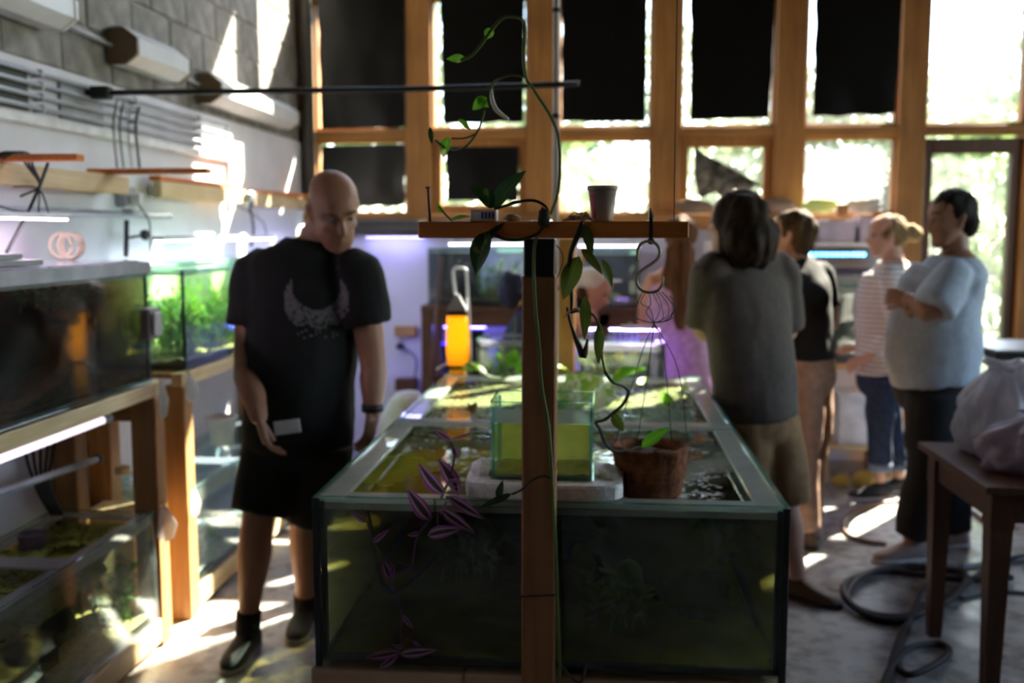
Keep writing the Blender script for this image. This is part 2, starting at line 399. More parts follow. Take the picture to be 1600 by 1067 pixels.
tree(2.4, 10.6, 3.3, 1.3, .2, 3800, m_leafB, 'light green bush outside the window with the torn black sheet', 'garden_bush', 'bush')
tree(4.9, 11.6, 3.2, 1.15, .05, 3400, m_leafA, 'sunlit green bush outside the glass door', 'garden_bush', 'bush', .09)
tree(7.4, 16.5, 5.6, 2.6, .3, 4000, m_leafB, 'tall pale tree outside beyond the bush at the glass door', 'garden_tree', 'tree', .13)
# ---- black plastic sheets taped over the windows
def sheet(pts, label, y=YF - .098, mt=None, nu=10, nv=14, amp=.010, group=None):
    """pts: four corners in x,z: top left, top right, bottom right, bottom left"""
    (a, b_, c_, d_) = [V((p[0], 0, p[1])) for p in pts]
    def P(u, v):
        q = a.lerp(b_, u).lerp(d_.lerp(c_, u), v); e = abs(u - .5) * 2
        dy = noise.noise(V((q.x * 5, q.z * 3, 3))) * amp + noise.noise(V((q.x * 17, q.z * 6, 1))) * amp * .35
        q = q + V((noise.noise(V((q.z * 7, u * 2, 5))) * .012 * e, 0, noise.noise(V((q.x * 8, 2, v))) * .012 * v)); q.y = y + dy - .008 * v; return q
    mb = MB().grid(P, nu, nv); n = len(mb.v); 
    mb.v += [(x, y_ + .0025, z) for x, y_, z in mb.v]; mb.f += [[i + n for i in reversed(f)] for f in mb.f]
    return solo('blackout_sheet', label, 'black sheet', mb, mt or MATS['black_film'], group=group, smooth=True)
MATS['black_film'] = mat('black_film', (.005, .005, .0055), .30, spec=.35, bump=.15, scale=6)
zt = 3.21
sheet([(-1.945, zt), (-1.335, zt), (-1.34, 2.30), (-1.93, 2.29)], 'black plastic sheet over the upper window next to the block wall')
sheet([(-1.095, zt), (-.515, zt), (-.525, 2.325), (-1.075, 2.32)], 'black plastic sheet over the second upper window from the block wall')
sheet([(-.268, zt), (.305, zt), (.30, 2.32), (-.265, 2.325)], 'black plastic sheet over the upper window right of the white pipe, above the cup')
sheet([(.585, zt), (1.145, zt), (1.12, 2.335), (.60, 2.33)], 'black plastic sheet over the upper window above the torn sheet')
sheet([(1.40, zt), (1.955, zt), (1.935, 2.355), (1.405, 2.345)], 'black plastic sheet over the upper window next to the uncovered one')
sheet([(-1.935, 2.175), (-1.345, 2.185), (-1.35, 1.765), (-1.94, 1.755)], 'low black sheet over the small window behind the bald person')
sheet([(-1.075, 2.165), (-.56, 2.165), (-.565, 1.79), (-1.06, 1.80)], 'low black sheet inside the small casement behind the shelf board leaves', y=YF - .06)
tb = MB()
TX = lambda px, py: W(px, py, YF - .06)
poly = [TX(1085, 227), TX(1100, 240), TX(1135, 257), TX(1160, 270), TX(1178, 282), TX(1196, 294), TX(1180, 290), TX(1165, 303), TX(1148, 296), TX(1135, 318), TX(1118, 300), TX(1095, 310), TX(1089, 300), TX(1084, 270)]
c0 = TX(1120, 277)
n = len(poly); tb.v = [tuple(p + V((0, R.uniform(-.02, .01), 0))) for p in poly] + [tuple(c0 + V((0, -.03, 0)))]
tb.f = [[i, (i + 1) % n, n] for i in range(n)]
tb.v += [(x, y + .004, z) for x, y, z in tb.v]; tb.f += [[i + n + 1 for i in reversed(f)] for f in tb.f[:n]]
solo('blackout_sheet', 'torn crumpled scrap of black plastic hanging in the small casement', 'black sheet', tb, mat('torn_film', (.26, .25, .22), .3, spec=.7, scale=16, col2=(.02, .02, .02), trans=.25))
# ================================================================== aquaria
def water_mat(name, tint, dens, rough=.01, refl=1.0, bump=.12, bscale=14, glow=None):
    """tinted absorbing water; light passes, the surface mirrors by its angle"""
    if name in MATS: return MATS[name]
    m, nt, b, out = newmat(name); nt.nodes.remove(b)
    tr = N(nt, 'ShaderNodeBsdfTransparent'); tr.inputs[0].default_value = (*[.5 + .5 * t for t in tint], 1)
    gl = N(nt, 'ShaderNodeBsdfGlossy'); gl.inputs[0].default_value = (refl, refl, refl, 1); gl.inputs['Roughness'].default_value = rough
    nz = N(nt, 'ShaderNodeTexNoise', Scale=bscale, Detail=2); nt.links.new(coords(nt), nz.inputs['Vector'])
    bp = N(nt, 'ShaderNodeBump'); bp.inputs['Strength'].default_value = bump; bp.inputs['Distance'].default_value = .02
    nt.links.new(nz.outputs[0], bp.inputs['Height']); nt.links.new(bp.outputs[0], gl.inputs['Normal'])
    mx = N(nt, 'ShaderNodeMixShader'); nt.links.new(schlick(nt, 1.33), mx.inputs[0]); nt.links.new(tr.outputs[0], mx.inputs[1]); nt.links.new(gl.outputs[0], mx.inputs[2])
    nt.links.new(mx.outputs[0], out.inputs[0])
    va = N(nt, 'ShaderNodeVolumeAbsorption'); va.inputs[0].default_value = (*tint, 1); va.inputs[1].default_value = dens
    nt.links.new(va.outputs[0], out.inputs['Volume']); MATS[name] = m; return m
def gravel_mat(name, a, b_): return mat(name, a, .9, col2=b_, scale=45, bump=.6)
def aquarium(name, label, x0, x1, y0, y1, z0, z1, wl, wm, gm, brace=(), rim=.05, g=.008, gravel=.04, group=None, rimm=None, gl=None, scale=True, seam=None):
    t = thing(name, label, 'aquarium', ((x0 + x1) / 2, (y0 + y1) / 2, z0), group=group); gl = gl or m_glass
    def pane(a, b_): return part(t, 'glass_pane', MB().box(a, b_, .001), gl)
    pane((x0, y0, z0), (x1, y1, z0 + g)); pane((x0, y0, z0 + g), (x1, y0 + g, z1)); pane((x0, y1 - g, z0 + g), (x1, y1, z1))
    pane((x0, y0 + g, z0 + g), (x0 + g, y1 - g, z1)); pane((x1 - g, y0 + g, z0 + g), (x1, y1 - g, z1))
    sb = MB(); e = g * 1.3
    for x in (x0 + g, x1 - g - e):
        for y in (y0 + g, y1 - g - e): sb.box((x, y, z0 + g), (x + e, y + e, z1 - .01), .001)
    for y in (y0 + g, y1 - g - e): sb.box((x0 + g, y, z0 + g), (x1 - g, y + e, z0 + g + e), .001)
    for x in (x0 + g, x1 - g - e): sb.box((x, y0 + g, z0 + g), (x + e, y1 - g, z0 + g + e), .001)
    part(t, 'silicone_seam', sb, seam or m_silicone)
    rm = rimm or m_edge; zr = z1 - .016
    if rim:
        for a, b_ in (((x0 + g, y0 + g, zr), (x0 + g + rim, y1 - g, zr + g)), ((x1 - g - rim, y0 + g, zr), (x1 - g, y1 - g, zr + g)),
                      ((x0 + g + rim, y0 + g, zr), (x1 - g - rim, y0 + g + rim, zr + g)), ((x0 + g + rim, y1 - g - rim, zr), (x1 - g - rim, y1 - g, zr + g))):
            part(t, 'glass_brace', MB().box(a, b_, .001), rm)
    for y in brace: part(t, 'cross_brace', MB().box((x0 + g, y - .045, zr + g), (x1 - g, y + .045, zr + 2 * g), .001), rm)
    eb = MB()   # polished top edges of the panes
    k = .0025
    for a, b_ in (((x0, y0, z1), (x1, y0 + g, z1 + k)), ((x0, y1 - g, z1), (x1, y1, z1 + k)), ((x0, y0 + g, z1), (x0 + g, y1 - g, z1 + k)), ((x1 - g, y0 + g, z1), (x1, y1 - g, z1 + k))): eb.box(a, b_, .0008)
    part(t, 'glass_edge', eb, m_edge)
    i = g + .002
    part(t, 'water', MB().box((x0 + i, y0 + i, z0 + g + .001), (x1 - i, y1 - i, wl), 0), wm)
    if scale:
        sm_ = glass('limescale', (.8, .82, .78), haze=.45, hazecol=(.62, .63, .58), grime=.3)
        part(t, 'limescale_band', MB().box((x0 + g + .001, y0 + g + .0003, wl + .001), (x1 - g - .001, y0 + g + .0012, z1 - .018), 0), sm_); part(t, 'limescale_band', MB().box((x1 - g - .0012, y0 + g + .002, wl + .001), (x1 - g - .0003, y1 - g - .002, z1 - .018), 0), sm_)
    if gravel:
        gb = MB(); gb.grid(lambda u, v: (x0 + i + .003 + u * (x1 - x0 - 2 * i - .006), y0 + i + .003 + v * (y1 - y0 - 2 * i - .006), z0 + g + gravel * (.7 + .6 * noise.noise(V((u * 6, v * 9, z0))))), 14, 18)
        part(t, 'gravel_bed', gb, gm, smooth=True)
    return t
def clampmb(mb, lo, hi):
    if lo: mb.v = [tuple(max(a, b_) for a, b_ in zip(v, lo)) for v in mb.v]
    if hi: mb.v = [tuple(min(a, b_) for a, b_ in zip(v, hi)) for v in mb.v]
    return mb
def lump(c, rx, ry, rz, amp=.3, seed=0, n=18, fr=2.2, lo=None, hi=None):
    mb = MB(); c = V(c)
    def P(u, v):
        th = u * 2 * math.pi; ph = v * math.pi; d = V((math.cos(th) * math.sin(ph), math.sin(th) * math.sin(ph), math.cos(ph)))
        k = 1 + amp * noise.fractal(d * fr + V((seed, 0, 0)), 1, 2, 4)
        return c + V((d.x * rx * k, d.y * ry * k, d.z * rz * k))
    return clampmb(mb.grid(P, n, n), lo, hi)
def weeds(c, rx, ry, h, n, seed, L=.05, wd=.008, blades=6):
    """bunches of thin leaves rising from stems"""
    mb = MB(); rr = random.Random(seed); c = V(c)
    for _ in range(n):
        p = c + V((rr.uniform(-rx, rx), rr.uniform(-ry, ry), 0)); hh = h * rr.uniform(.55, 1.0); lean = V((rr.uniform(-.25, .25), rr.uniform(-.25, .25), 1)) * hh
        mb.tube([p, p + lean * .5 + V((0, rr.uniform(-.01, .01), 0)), p + lean], [.003, .002, .001], 4)
        for k in range(blades * 2):
            q = p + lean * rr.uniform(.1, 1.0); a = rr.uniform(0, 6.3); d = V((math.cos(a), math.sin(a), rr.uniform(.0, .9))).normalized() * L * rr.uniform(.6, 1.2); s = V((-d.y, d.x, 0)).normalized() * wd * rr.uniform(.6, 1.3)
            mb.add([q, q + d * .5 + s, q + d, q + d * .5 - s], [[0, 1, 2, 3]])
    return mb
m_lush = mat('bright_waterweed', (.08, .30, .02), .5, col2=(.34, .56, .05), scale=9, trans=.5)
m_weed = mat('green_waterweed', (.03, .15, .01), .5, col2=(.13, .34, .03), scale=9, trans=.4)
m_moss = mat('floating_moss', (.09, .13, .015), .8, col2=(.26, .30, .05), scale=30, bump=.6)
m_root = mat('black_root', (.012, .014, .008), .9, scale=14, bump=.6)
m_paleg = gravel_mat('pale_gravel', (.34, .33, .30), (.58, .57, .52)); m_darkg = gravel_mat('dark_gravel', (.04, .03, .015), (.12, .09, .04))

# ================================================================== left racks
RX0, RX1 = -2.06, -1.650
def rack(label, y0, y1, zt=1.02, ztl=.115, drop=0.0):
    t = thing('tank_rack', label, 'rack', ((RX0 + RX1) / 2, (y0 + y1) / 2, 0))
    for y in (y0, y1 - .09):
        for x in (RX0, RX1 - .095): part(t, 'leg', MB().box((x, y, 0), (x + .095, y + .09, zt - .055), .005), m_rack('z'))
        part(t, 'end_beam', MB().box((RX0 + .096, y + .02, zt - .15), (RX1 - .096, y + .06, zt - .056), .004), m_rack('x'))
    for x, b_ in ((RX0, 0), (RX1 - .045, 1)):
        part(t, 'top_rail', MB().box((x, y0 - .01, zt - .054), (x + .045, y1 + .01, zt), .004), m_pale('y') if b_ else m_rack('y'))
        part(t, 'bottom_rail', MB().box((x + (.0 if b_ else .1), y0 + .091, ztl - .09), (x + (.045 if b_ else .14), y1 - .091, ztl - .001), .004), m_pale('y') if b_ else m_rack('y'))
    for k in range(3):
        part(t, 'deck_board', MB().box((RX0 + .046 + k * .107, y0, zt - .022), (RX0 + .046 + k * .107 + .104, y1, zt), .002), m_rack('y'))
        part(t, 'lower_board', MB().box((RX0 + .10 + k * .088, y0 + .095, ztl - .022), (RX0 + .10 + k * .088 + .085, y1 - .095, ztl), .002), m_rack('y'))
    return t
rack('timber tank rack nearest the camera along the left wall', 1.75, 3.625)
rack('timber tank rack behind the bald person, carrying the bright green planted tank', 3.80, 5.60)
w_brown = water_mat('brown_water', (.62, .38, .10), 7.0); w_moss = water_mat('mossy_water', (.75, .72, .35), 2.2); w_clear = water_mat('clear_green_water', (.82, .95, .70), .6)
w_blue = water_mat('clear_blue_water', (.75, .9, .95), 1.0)
a1 = aquarium('glass_aquarium', 'dark brown-water aquarium on top of the nearest left rack', -2.045, -1.655, 1.95, 3.555, 1.021, 1.47, 1.415, w_brown, m_darkg, brace=(2.75,), rimm=glass('grey_rim', (.6, .62, .62), haze=.5, hazecol=(.45, .47, .5)))
part(a1, 'top_trim', MB().box((-1.6545, 1.952, 1.428), (-1.649, 3.553, 1.4725), .002), mat('trim_grey', (.42, .43, .46), .5)); part(a1, 'top_trim', MB().box((-2.044, 3.5555, 1.428), (-1.657, 3.561, 1.4725), .002), mat('trim_grey', (.42, .43, .46), .5))
part(a1, 'background_panel', MB().box((-2.03, 1.97, 1.03), (-2.012, 3.30, 1.42)), m_black)
part(a1, 'root_mass', lump((-1.87, 2.75, 1.21), .12, .55, .17, .25, 4, lo=(-2.005, 1.97, 1.035), hi=(-1.67, 3.5, 1.41)), m_root, smooth=True)
part(a1, 'water_plant', weeds((-1.80, 3.15, 1.33), .10, .22, .08, 26, 5, .05, .007), m_weed, kind='stuff')
a2 = aquarium('glass_aquarium', 'mossy open aquarium low in the nearest left rack', -2.045, -1.655, 2.0, 3.52, .116, .535, .49, w_moss, m_paleg, brace=(2.93,), rimm=glass('lilac_rim', (.75, .74, .8), haze=.55, hazecol=(.62, .60, .68)))
mm = MB(); rr = random.Random(3)
for _ in range(2600):
    x, y = rr.uniform(-2.02, -1.70), rr.uniform(2.03, 3.46)
    if noise.noise(V((x * 5, y * 4, 0))) < -.28: continue
    q = V((x, y, .492 + .03 * max(0, noise.noise(V((x * 9, y * 9, 4)))) + rr.uniform(0, .008))); k = rr.uniform(.006, .013); a = rr.uniform(0, 6.3); c, s = math.cos(a) * k, math.sin(a) * k; tz = rr.uniform(-.006, .006)
    mm.add([q + V((c, s, tz)), q + V((-s, c, 0)), q + V((-c, -s, -tz)), q + V((s, -c, 0))], [[0, 1, 2, 3]])
part(a2, 'floating_moss', mm, m_moss, kind='stuff')
part(a2, 'root_mass', lump((-1.80, 2.72, .31), .13, .34, .17, .45, 8, lo=(-2.02, 2.02, .135), hi=(-1.675, 3.5, .488)), m_root, smooth=True)
part(a2, 'moss_curtain', lump((-1.83, 2.85, .43), .15, .55, .06, .4, 11, lo=(-2.02, 2.02, .135), hi=(-1.675, 3.5, .49)), m_moss, smooth=True)
part(a2, 'water_plant', weeds((-1.75, 3.33, .16), .06, .12, .26, 14, 6, .045, .012), m_weed, kind='stuff')
part(a2, 'filter_cup', MB().lathe([(.035, 0), (.05, .05), (.05, .06), (.04, .06), (.03, .01)], (-1.93, 3.17, .495), 14), glass('smoky_plastic', (.6, .55, .65), haze=.3, hazecol=(.4, .36, .45)))
a3 = aquarium('glass_aquarium', 'bright green planted aquarium on top of the rack behind the bald person', -2.045, -1.655, 3.86, 5.50, 1.021, 1.44, 1.405, w_clear, gravel_mat('tan_gravel', (.25, .2, .1), (.45, .38, .2)), rim=.04)
part(a3, 'background_panel', MB().box((-2.028, 3.88, 1.03), (-2.018, 5.48, 1.43)), mat('algae_backing', (.40, .52, .26), .8, col2=(.62, .70, .44), scale=6))
for k, (x, y, h) in enumerate(((-1.88, 4.02, .27), (-1.76, 4.18, .22), (-1.9, 4.45, .30), (-1.75, 4.6, .20), (-1.86, 4.95, .26), (-1.8, 5.25, .24))):
    part(a3, 'water_plant', weeds((x, y, 1.06), .08, .14, h, 26, 20 + k, .07, .008, 8), m_lush if k % 2 == 0 else m_weed, kind='stuff')
a4 = aquarium('glass_aquarium', 'clear low aquarium behind the legs of the bald person', -2.045, -1.655, 3.90, 5.48, .116, .53, .45, w_blue, m_paleg, brace=(4.4,), rimm=glass('blue_rim', (.8, .88, .95), haze=.35, hazecol=(.55, .66, .75)))
part(a4, 'water_plant', weeds((-1.8, 4.3, .15), .1, .2, .16, 14, 40, .05, .01), m_weed, kind='stuff')
t = thing('plastic_tub', 'small white plastic tub on the low tank behind the bald person', 'tub', (-1.86, 4.72, .535))
part(t, 'body', MB().lathe([(.055, 0), (.07, .13), (.076, .132), (.076, .14), (.066, .14), (.052, .006)], (-1.86, 4.72, .5335), 18), m_white, smooth=True)
part(t, 'rim', MB().tube([(-1.86 + .076 * math.cos(a * .3927), 4.72 + .076 * math.sin(a * .3927), .668) for a in range(17)], .005, 6), m_white)
# -- lids and bits on the nearest top tank
solo('cover_glass', 'lilac lit glass lid lying on the brown-water tank', 'lid', MB().box((-2.04, 2.55, 1.4735), (-1.67, 3.50, 1.4795), .001), glass('lilac_lid', (.8, .75, .85), haze=.75, hazecol=(.85, .78, .88)))
for k, (y1, w_) in enumerate(((2.86, .15), (2.77, .17))):
    solo('lid_panel', ['lower', 'upper'][k] + ' sheet of the grey panels stacked on the brown-water tank', 'panel', MB().box((-1.85 + k * .005, 2.2, 1.4815 + k * .019), (-1.66 - k * .01, y1, 1.499 + k * .019), .002), m_grey)
hc = MB(); c0 = V((-1.925, 3.455, 1.4815))
for k in range(4):
    hc.tube([c0 + V((.02 * math.sin(k), .012 * k - .02, .050 + .044 * math.sin(a * .5236))) + V((.007 * k + .030 * math.cos(a * .5236), .02 * math.cos(a * .5236), 0)) for a in range(13)], .0065, 6)
solo('coiled_hose', 'beige coil of tubing standing on the lid of the brown-water tank', 'hose', hc, mat('beige_hose', (.60, .50, .38), .5), smooth=True)
t = thing('magnet_cleaner', 'small grey magnet cleaner stuck on the corner of the brown-water tank', 'magnet', (-1.64, 3.5, 1.2))
part(t, 'body', MB().box((-1.654, 3.45, 1.19), (-1.615, 3.535, 1.305), .006), mat('mauve_grey', (.34, .28, .27), .5)); part(t, 'grip', MB().box((-1.614, 3.462, 1.205), (-1.600, 3.523, 1.29), .004), m_white)
# -- white tags hung on the rack corners
m_paper = mat('white_paper', (.90, .90, .92), .8, trans=.45)
def tagp(px, py, X, wpx, h, label, lean):
    c = WX(px, py, X); s = V((.35, .94, 0)) if lean > 0 else V((.55, .84, 0)); wd = wpx / FPX * 3.6
    mb = MB(); o_ = [(-.30, 0), (.05, .02), (.5, -.55), (.30, -.95), (-.1, -1.02), (-.5, -.78)]
    mb.v = [tuple(c + s * (a * wd) + V((.010 * abs(a), 0, b_ * h))) for a, b_ in o_] ; mb.v += [tuple(V(v) + V((.002, -.001, 0))) for v in mb.v]
    mb.f = [[0, 1, 2, 3, 4, 5], [11, 10, 9, 8, 7, 6]] + [[i, i + 6, (i + 1) % 6 + 6, (i + 1) % 6] for i in range(6)]
    t = thing('paper_tag', label, 'tag', c - V((0, 0, h)), group='white tags on the rack posts')
    part(t, 'card', mb, m_paper); part(t, 'tie', MB().tube([c + V((0, 0, -.004)), c + V((-.008, 0, .016)), c + V((-.0185, 0, .012))], .0018, 5), m_black)
tagp(252, 592, -1.632, 24, .15, 'white tag on the top corner of the nearest rack, under the brown-water tank', 1)
tagp(297, 587, -1.632, 28, .105, 'white tag on the top corner of the rack behind, under the planted tank', 0)
tagp(258, 792, -1.632, 38, .135, 'white tag hanging low over the corner of the mossy tank', 0)
tagp(303, 764, -1.632, 26, .115, 'white tag halfway down the post of the rack behind the mossy tank', 1)
# -- light under the first shelf and hoses at the back of it
t = thing('light_bar', 'glowing tube lamp slung under the shelf of the nearest rack', 'lamp', (-1.72, 2.9, .9))
part(t, 'tube', MB().tube([(-1.73, 2.1, .925), (-1.73, 3.30, .925)], .014, 10), emission('pink_tube', (.95, .80, 1), .45), smooth=True); part(t, 'end_cap', MB().tube([(-1.73, 3.301, .925), (-1.73, 3.35, .925)], .017, 10), m_grey, smooth=True); part(t, 'hanger', MB().box((-1.735, 3.2, .939), (-1.725, 3.22, .966), .001), m_grey)
p0, p1 = WX(-60, 790, -1.78), WX(150, 718, -1.90)
t = thing('grey_pipe', 'grey pipe slanting over the mossy tank towards the wall', 'pipe', p0); part(t, 'pipe', MB().tube([p0, p1], .013, 10), m_grey, smooth=True); part(t, 'end_cap', MB().tube([p1, p1 + (p1 - p0).normalized() * .03], .017, 10), m_black, smooth=True)
hb = MB()
for k in range(5): hb.tube([(-2.005 + .012 * k, 3.30 + .03 * k, .97), (-2.03 + .01 * k, 3.32 + .03 * k, .8), (-2.02, 3.36 + .02 * k, .66), (-1.99 + .01 * k, 3.40, .55)], .006, 6, 4)
solo('air_hoses', 'bundle of thin black air hoses hanging behind the mossy tank', 'hose', hb, m_black, smooth=True)
t = thing('glass_jar', 'small glass jar with a cream lid between the two racks', 'jar', (-1.9, 3.71, .0))
part(t, 'stand', MB().box((-1.99, 3.64, 0), (-1.80, 3.78, .50), .004), m_pale('z')); part(t, 'glass', MB().lathe([(.035, 0), (.04, .01), (.04, .10), (.028, .12), (.028, .13)], (-1.87, 3.71, .5005), 14), m_glass, smooth=True); part(t, 'lid', MB().lathe([(.03, 0), (.031, .025), (.02, .03)], (-1.87, 3.71, .6315), 14), mat('cream_lid', (.7, .62, .4), .5))

# ================================================================== left wall fittings
def fluoro(y0, y1, z, label, endm):
    x = XL + .003; t = thing('fluorescent_fitting', label, 'lamp', (x, (y0 + y1) / 2, z - .08), group='fluorescent fittings on the block wall')
    pr = [(0, -.075), (.07, -.075), (.125, -.035), (.125, .03), (.07, .07), (0, .07)]
    def ext(a, b_, k=1.0):
        mb = MB(); n = len(pr); mb.v = [(x + px_ * k, a, z + pz * k) for px_, pz in pr] + [(x + px_ * k, b_, z + pz * k) for px_, pz in pr]
        mb.f = [list(range(n)), list(range(2 * n - 1, n - 1, -1))] + [[i, (i + 1) % n, (i + 1) % n + n, i + n] for i in range(n)]; return mb
    part(t, 'diffuser', ext(y0 + .021, y1 - .021), mat('diffuser', (.72, .74, .76), .35, var=.05)); part(t, 'end_cap', ext(y0, y0 + .02, 1.03), endm); part(t, 'end_cap', ext(y1 - .02, y1, 1.03), endm)
    part(t, 'base_strip', MB().box((x - .002, y0 + .03, z + .071), (x + .06, y1 - .03, z + .085), .002), m_grey)
m_brown = mat('brown_plastic', (.16, .10, .05), .5)
fluoro(2.3, 3.66, 2.40, 'boxy fluorescent fitting at the top corner of the block wall, closest to the camera', m_white)
fluoro(4.13, 4.70, 2.36, 'short fluorescent fitting with a brown end cap, in the middle of the block wall', m_brown)
fluoro(5.06, 6.42, 2.315, 'long fluorescent fitting in the sun nearest the windows', m_brown)
solo('supply_conduit', 'thin grey conduit between the fitting closest to the camera and the short fitting', 'conduit', MB().tube([(XL + .02, 3.667, 2.375), (XL + .02, 4.123, 2.36)], .010, 8), m_grey, smooth=True)
solo('supply_conduit', 'thin grey conduit between the short fitting and the sunlit long fitting', 'conduit', MB().tube([(XL + .02, 4.706, 2.35), (XL + .02, 5.053, 2.33)], .010, 8), m_grey, smooth=True)
for k, nm in enumerate(('topmost of the four grey conduits running along the left wall', 'second from the top of the grey conduits along the left wall', 'third from the top of the grey conduits along the left wall', 'lowest of the four grey conduits along the left wall')):
    z = 2.155 - k * .042; t = thing('wall_conduit', nm, 'conduit', (XL + .05, 3.6, z), group='grey conduits on the left wall')
    part(t, 'pipe', MB().tube([(XL + .026, .8, z), (XL + .026, 5.40 + .02 * k, z)], .0095, 8), mat('conduit_grey', (.36, .38, .42), .4), smooth=True)
    for y in (2.0, 2.9, 3.55, 4.3, 5.0): part(t, 'clip', MB().box((XL + .001, y, z - .014), (XL + .038, y + .018, z + .014), .002), m_grey)
for k in range(3): solo('shade_strip', ['black', 'dark green', 'grey'][k] + ' strip of painted shade behind the conduits, ' + ['nearest the camera', 'in the middle', 'nearest the windows'][k], 'board', MB().box((XL + .001, [1.2, 2.95, 3.72][k], 2.015), (XL + .014, [2.93, 3.5, 4.05][k], 2.17), .002), [m_black, mat('dark_green', (.03, .04, .03), .6), m_grey][k])  # dark strips stand in for the shade between the pipes
t = thing('cable_trunking', 'white cable trunking along the left wall under the conduits', 'trunking', (XL + .03, 3.4, 1.96))
part(t, 'channel', MB().box((XL + .001, .8, 1.965), (XL + .022, 5.44, 2.005), .003), m_white); part(t, 'drop', MB().box((XL + .001, 5.44, 1.70), (XL + .022, 5.49, 2.17), .003), m_white); part(t, 'cover_lip', MB().box((XL + .0225, .8, 1.970), (XL + .026, 5.44, 2.000), .001), m_white)
# light rails over the tanks, cross boards that carry them
def rail(y0, y1, label, z=1.735):
    t = thing('light_rail', label, 'beam', (-1.97, (y0 + y1) / 2, z), group='light rails over the left tanks')
    part(t, 'beam', MB().box((-2.0, y0, z), (-1.962, y1, z + .075), .004), m_pale('y')); 
    for y in (y0 + .1, y1 - .1): part(t, 'bracket', MB().box((XL + .001, y, z + .01), (-2.001, y + .03, z + .06), .003), m_metal)
rail(1.4, 4.06, 'pale light rail over the brown-water tank'); rail(4.36, 5.44, 'sunlit pale light rail over the planted tank'); rail(5.62, 6.62, 'short pale light rail nearest the window corner', 1.73)
def crossb(p, q, label): solo('cross_board', label, 'board', MB().beam(p, q, .055, .022), m_red('y'))
crossb((-2.06, 3.18, 1.823), (-1.70, 3.18, 1.823), 'reddish board end above the light rail nearest the camera')
crossb((-2.06, 3.92, 1.823), (-1.56, 3.92, 1.823), 'dark board laid across the end of the first light rail')
crossb((-2.0, 4.38, 1.823), (-2.0, 5.38, 1.823), 'thin board lying along the sunlit light rail')
crossb((-2.06, 5.75, 1.818), (-1.90, 6.60, 1.818), 'thin board on the rail nearest the window corner')
def led(y0, y1, x, z, label, col, s, wdt=.05):
    t = thing('led_light', label, 'lamp', (x, (y0 + y1) / 2, z), group='aquarium light bars')
    part(t, 'housing', MB().box((x - wdt / 2, y0, z), (x + wdt / 2, y1, z + .018), .003), m_white)
    part(t, 'diode_strip', MB().box((x - wdt * .35, y0 + .01, z - .004), (x + wdt * .35, y1 - .01, z - .0005), .001), emission('led_%d_%d' % (int(col[0] * 100), int(s)), col, s))
    part(t, 'cord', MB().tube([(x, y1 - .1, z + .018), (x - .03, y1 - .1, z + .1), (-1.981, y1 - .1, 1.733)], .003, 5, 4), m_black)
    return t
led(2.0, 3.35, -1.86, 1.625, 'white light bar hanging over the brown-water tank', (1, .78, .98), 16)
led(3.95, 5.4, -1.80, 1.545, 'glowing light bar hanging low over the planted tank', (.72, .85, 1), 20)
led(5.7, 6.5, -1.72, 1.62, 'glowing light bar behind the head of the bald person', (.55, .58, 1), 24)
t = thing('acrylic_tube', 'clear horizontal tube running along the wall under the light rails', 'tube', (-2.03, 4, 1.655)); part(t, 'tube', MB().tube([(-2.03, 1.2, 1.665), (-2.03, 4.6, 1.655)], .014, 10), glass('acrylic', (.85, .9, .95), haze=.25, hazecol=(.7, .78, .85)), smooth=True)
for y in (2.4, 4.2): part(t, 'clip', MB().box((XL + .001, y, 1.648), (-2.02, y + .02, 1.68), .002), m_grey)
# cords
def cord(name, pts, r, label, m=None, cat='cable', k=5): return solo(name, label, cat, MB().tube(pts, r, 6, k), m or m_black, smooth=True)
kn = WX(62, 290, -1.93)
cb = MB()
for dx in (-.03, -.01, .01): cb.tube([V((-1.93 + dx, 3.10, 1.815)), V((-1.91 + dx, 3.14, 1.838)), V((-1.90 + dx, 3.2, 1.838)), V((-1.9 + dx * .5, 3.23, 1.80)), kn, V((-1.95, 3.24, 1.70))], .004, 5, 4)
cb.tube([WX(75, 255, -1.93), kn, WX(42, 335, -1.93), WX(10, 395, -1.93)], .006, 6, 5); cb.tube([WX(42, 332, -1.93), WX(18, 328, -1.94), WX(-20, 315, -1.95)], .005, 6, 4); cb.tube([kn, WX(60, 340, -1.94)], .003, 5)
solo('knotted_cords', 'black cords knotted over the red board and light rail', 'cable', cb, m_black, smooth=True)
for k, (px, lab) in enumerate(((180, 'leftmost'), (190, 'second'), (203, 'third'), (215, 'rightmost'))):
    cord('power_cable', [WX(px + 3, 155 + 4 * k, -2.0), WX(px - 3, 200, -1.99), WX(px + 3, 262, -1.97)], .0035 if k < 3 else .006, lab + ' of the four cords between the conduits and the dark cross board', m_grey if k == 2 else m_black)
t = thing('junction_box', 'grey socket box with a plug at the end of the first light rail', 'socket', (-2.03, 4.2, 1.68)); part(t, 'box', MB().box((XL + .001, 4.14, 1.69), (-2.02, 4.24, 1.775), .005), m_grey); part(t, 'plug', MB().box((-2.019, 4.165, 1.70), (-1.97, 4.21, 1.745), .006), m_white); part(t, 'flex', MB().tube([(-1.99, 4.19, 1.70), (-1.95, 4.2, 1.63), (-1.97, 4.25, 1.57), (-1.97, 4.25, 1.47)], .004, 6, 5), m_black)
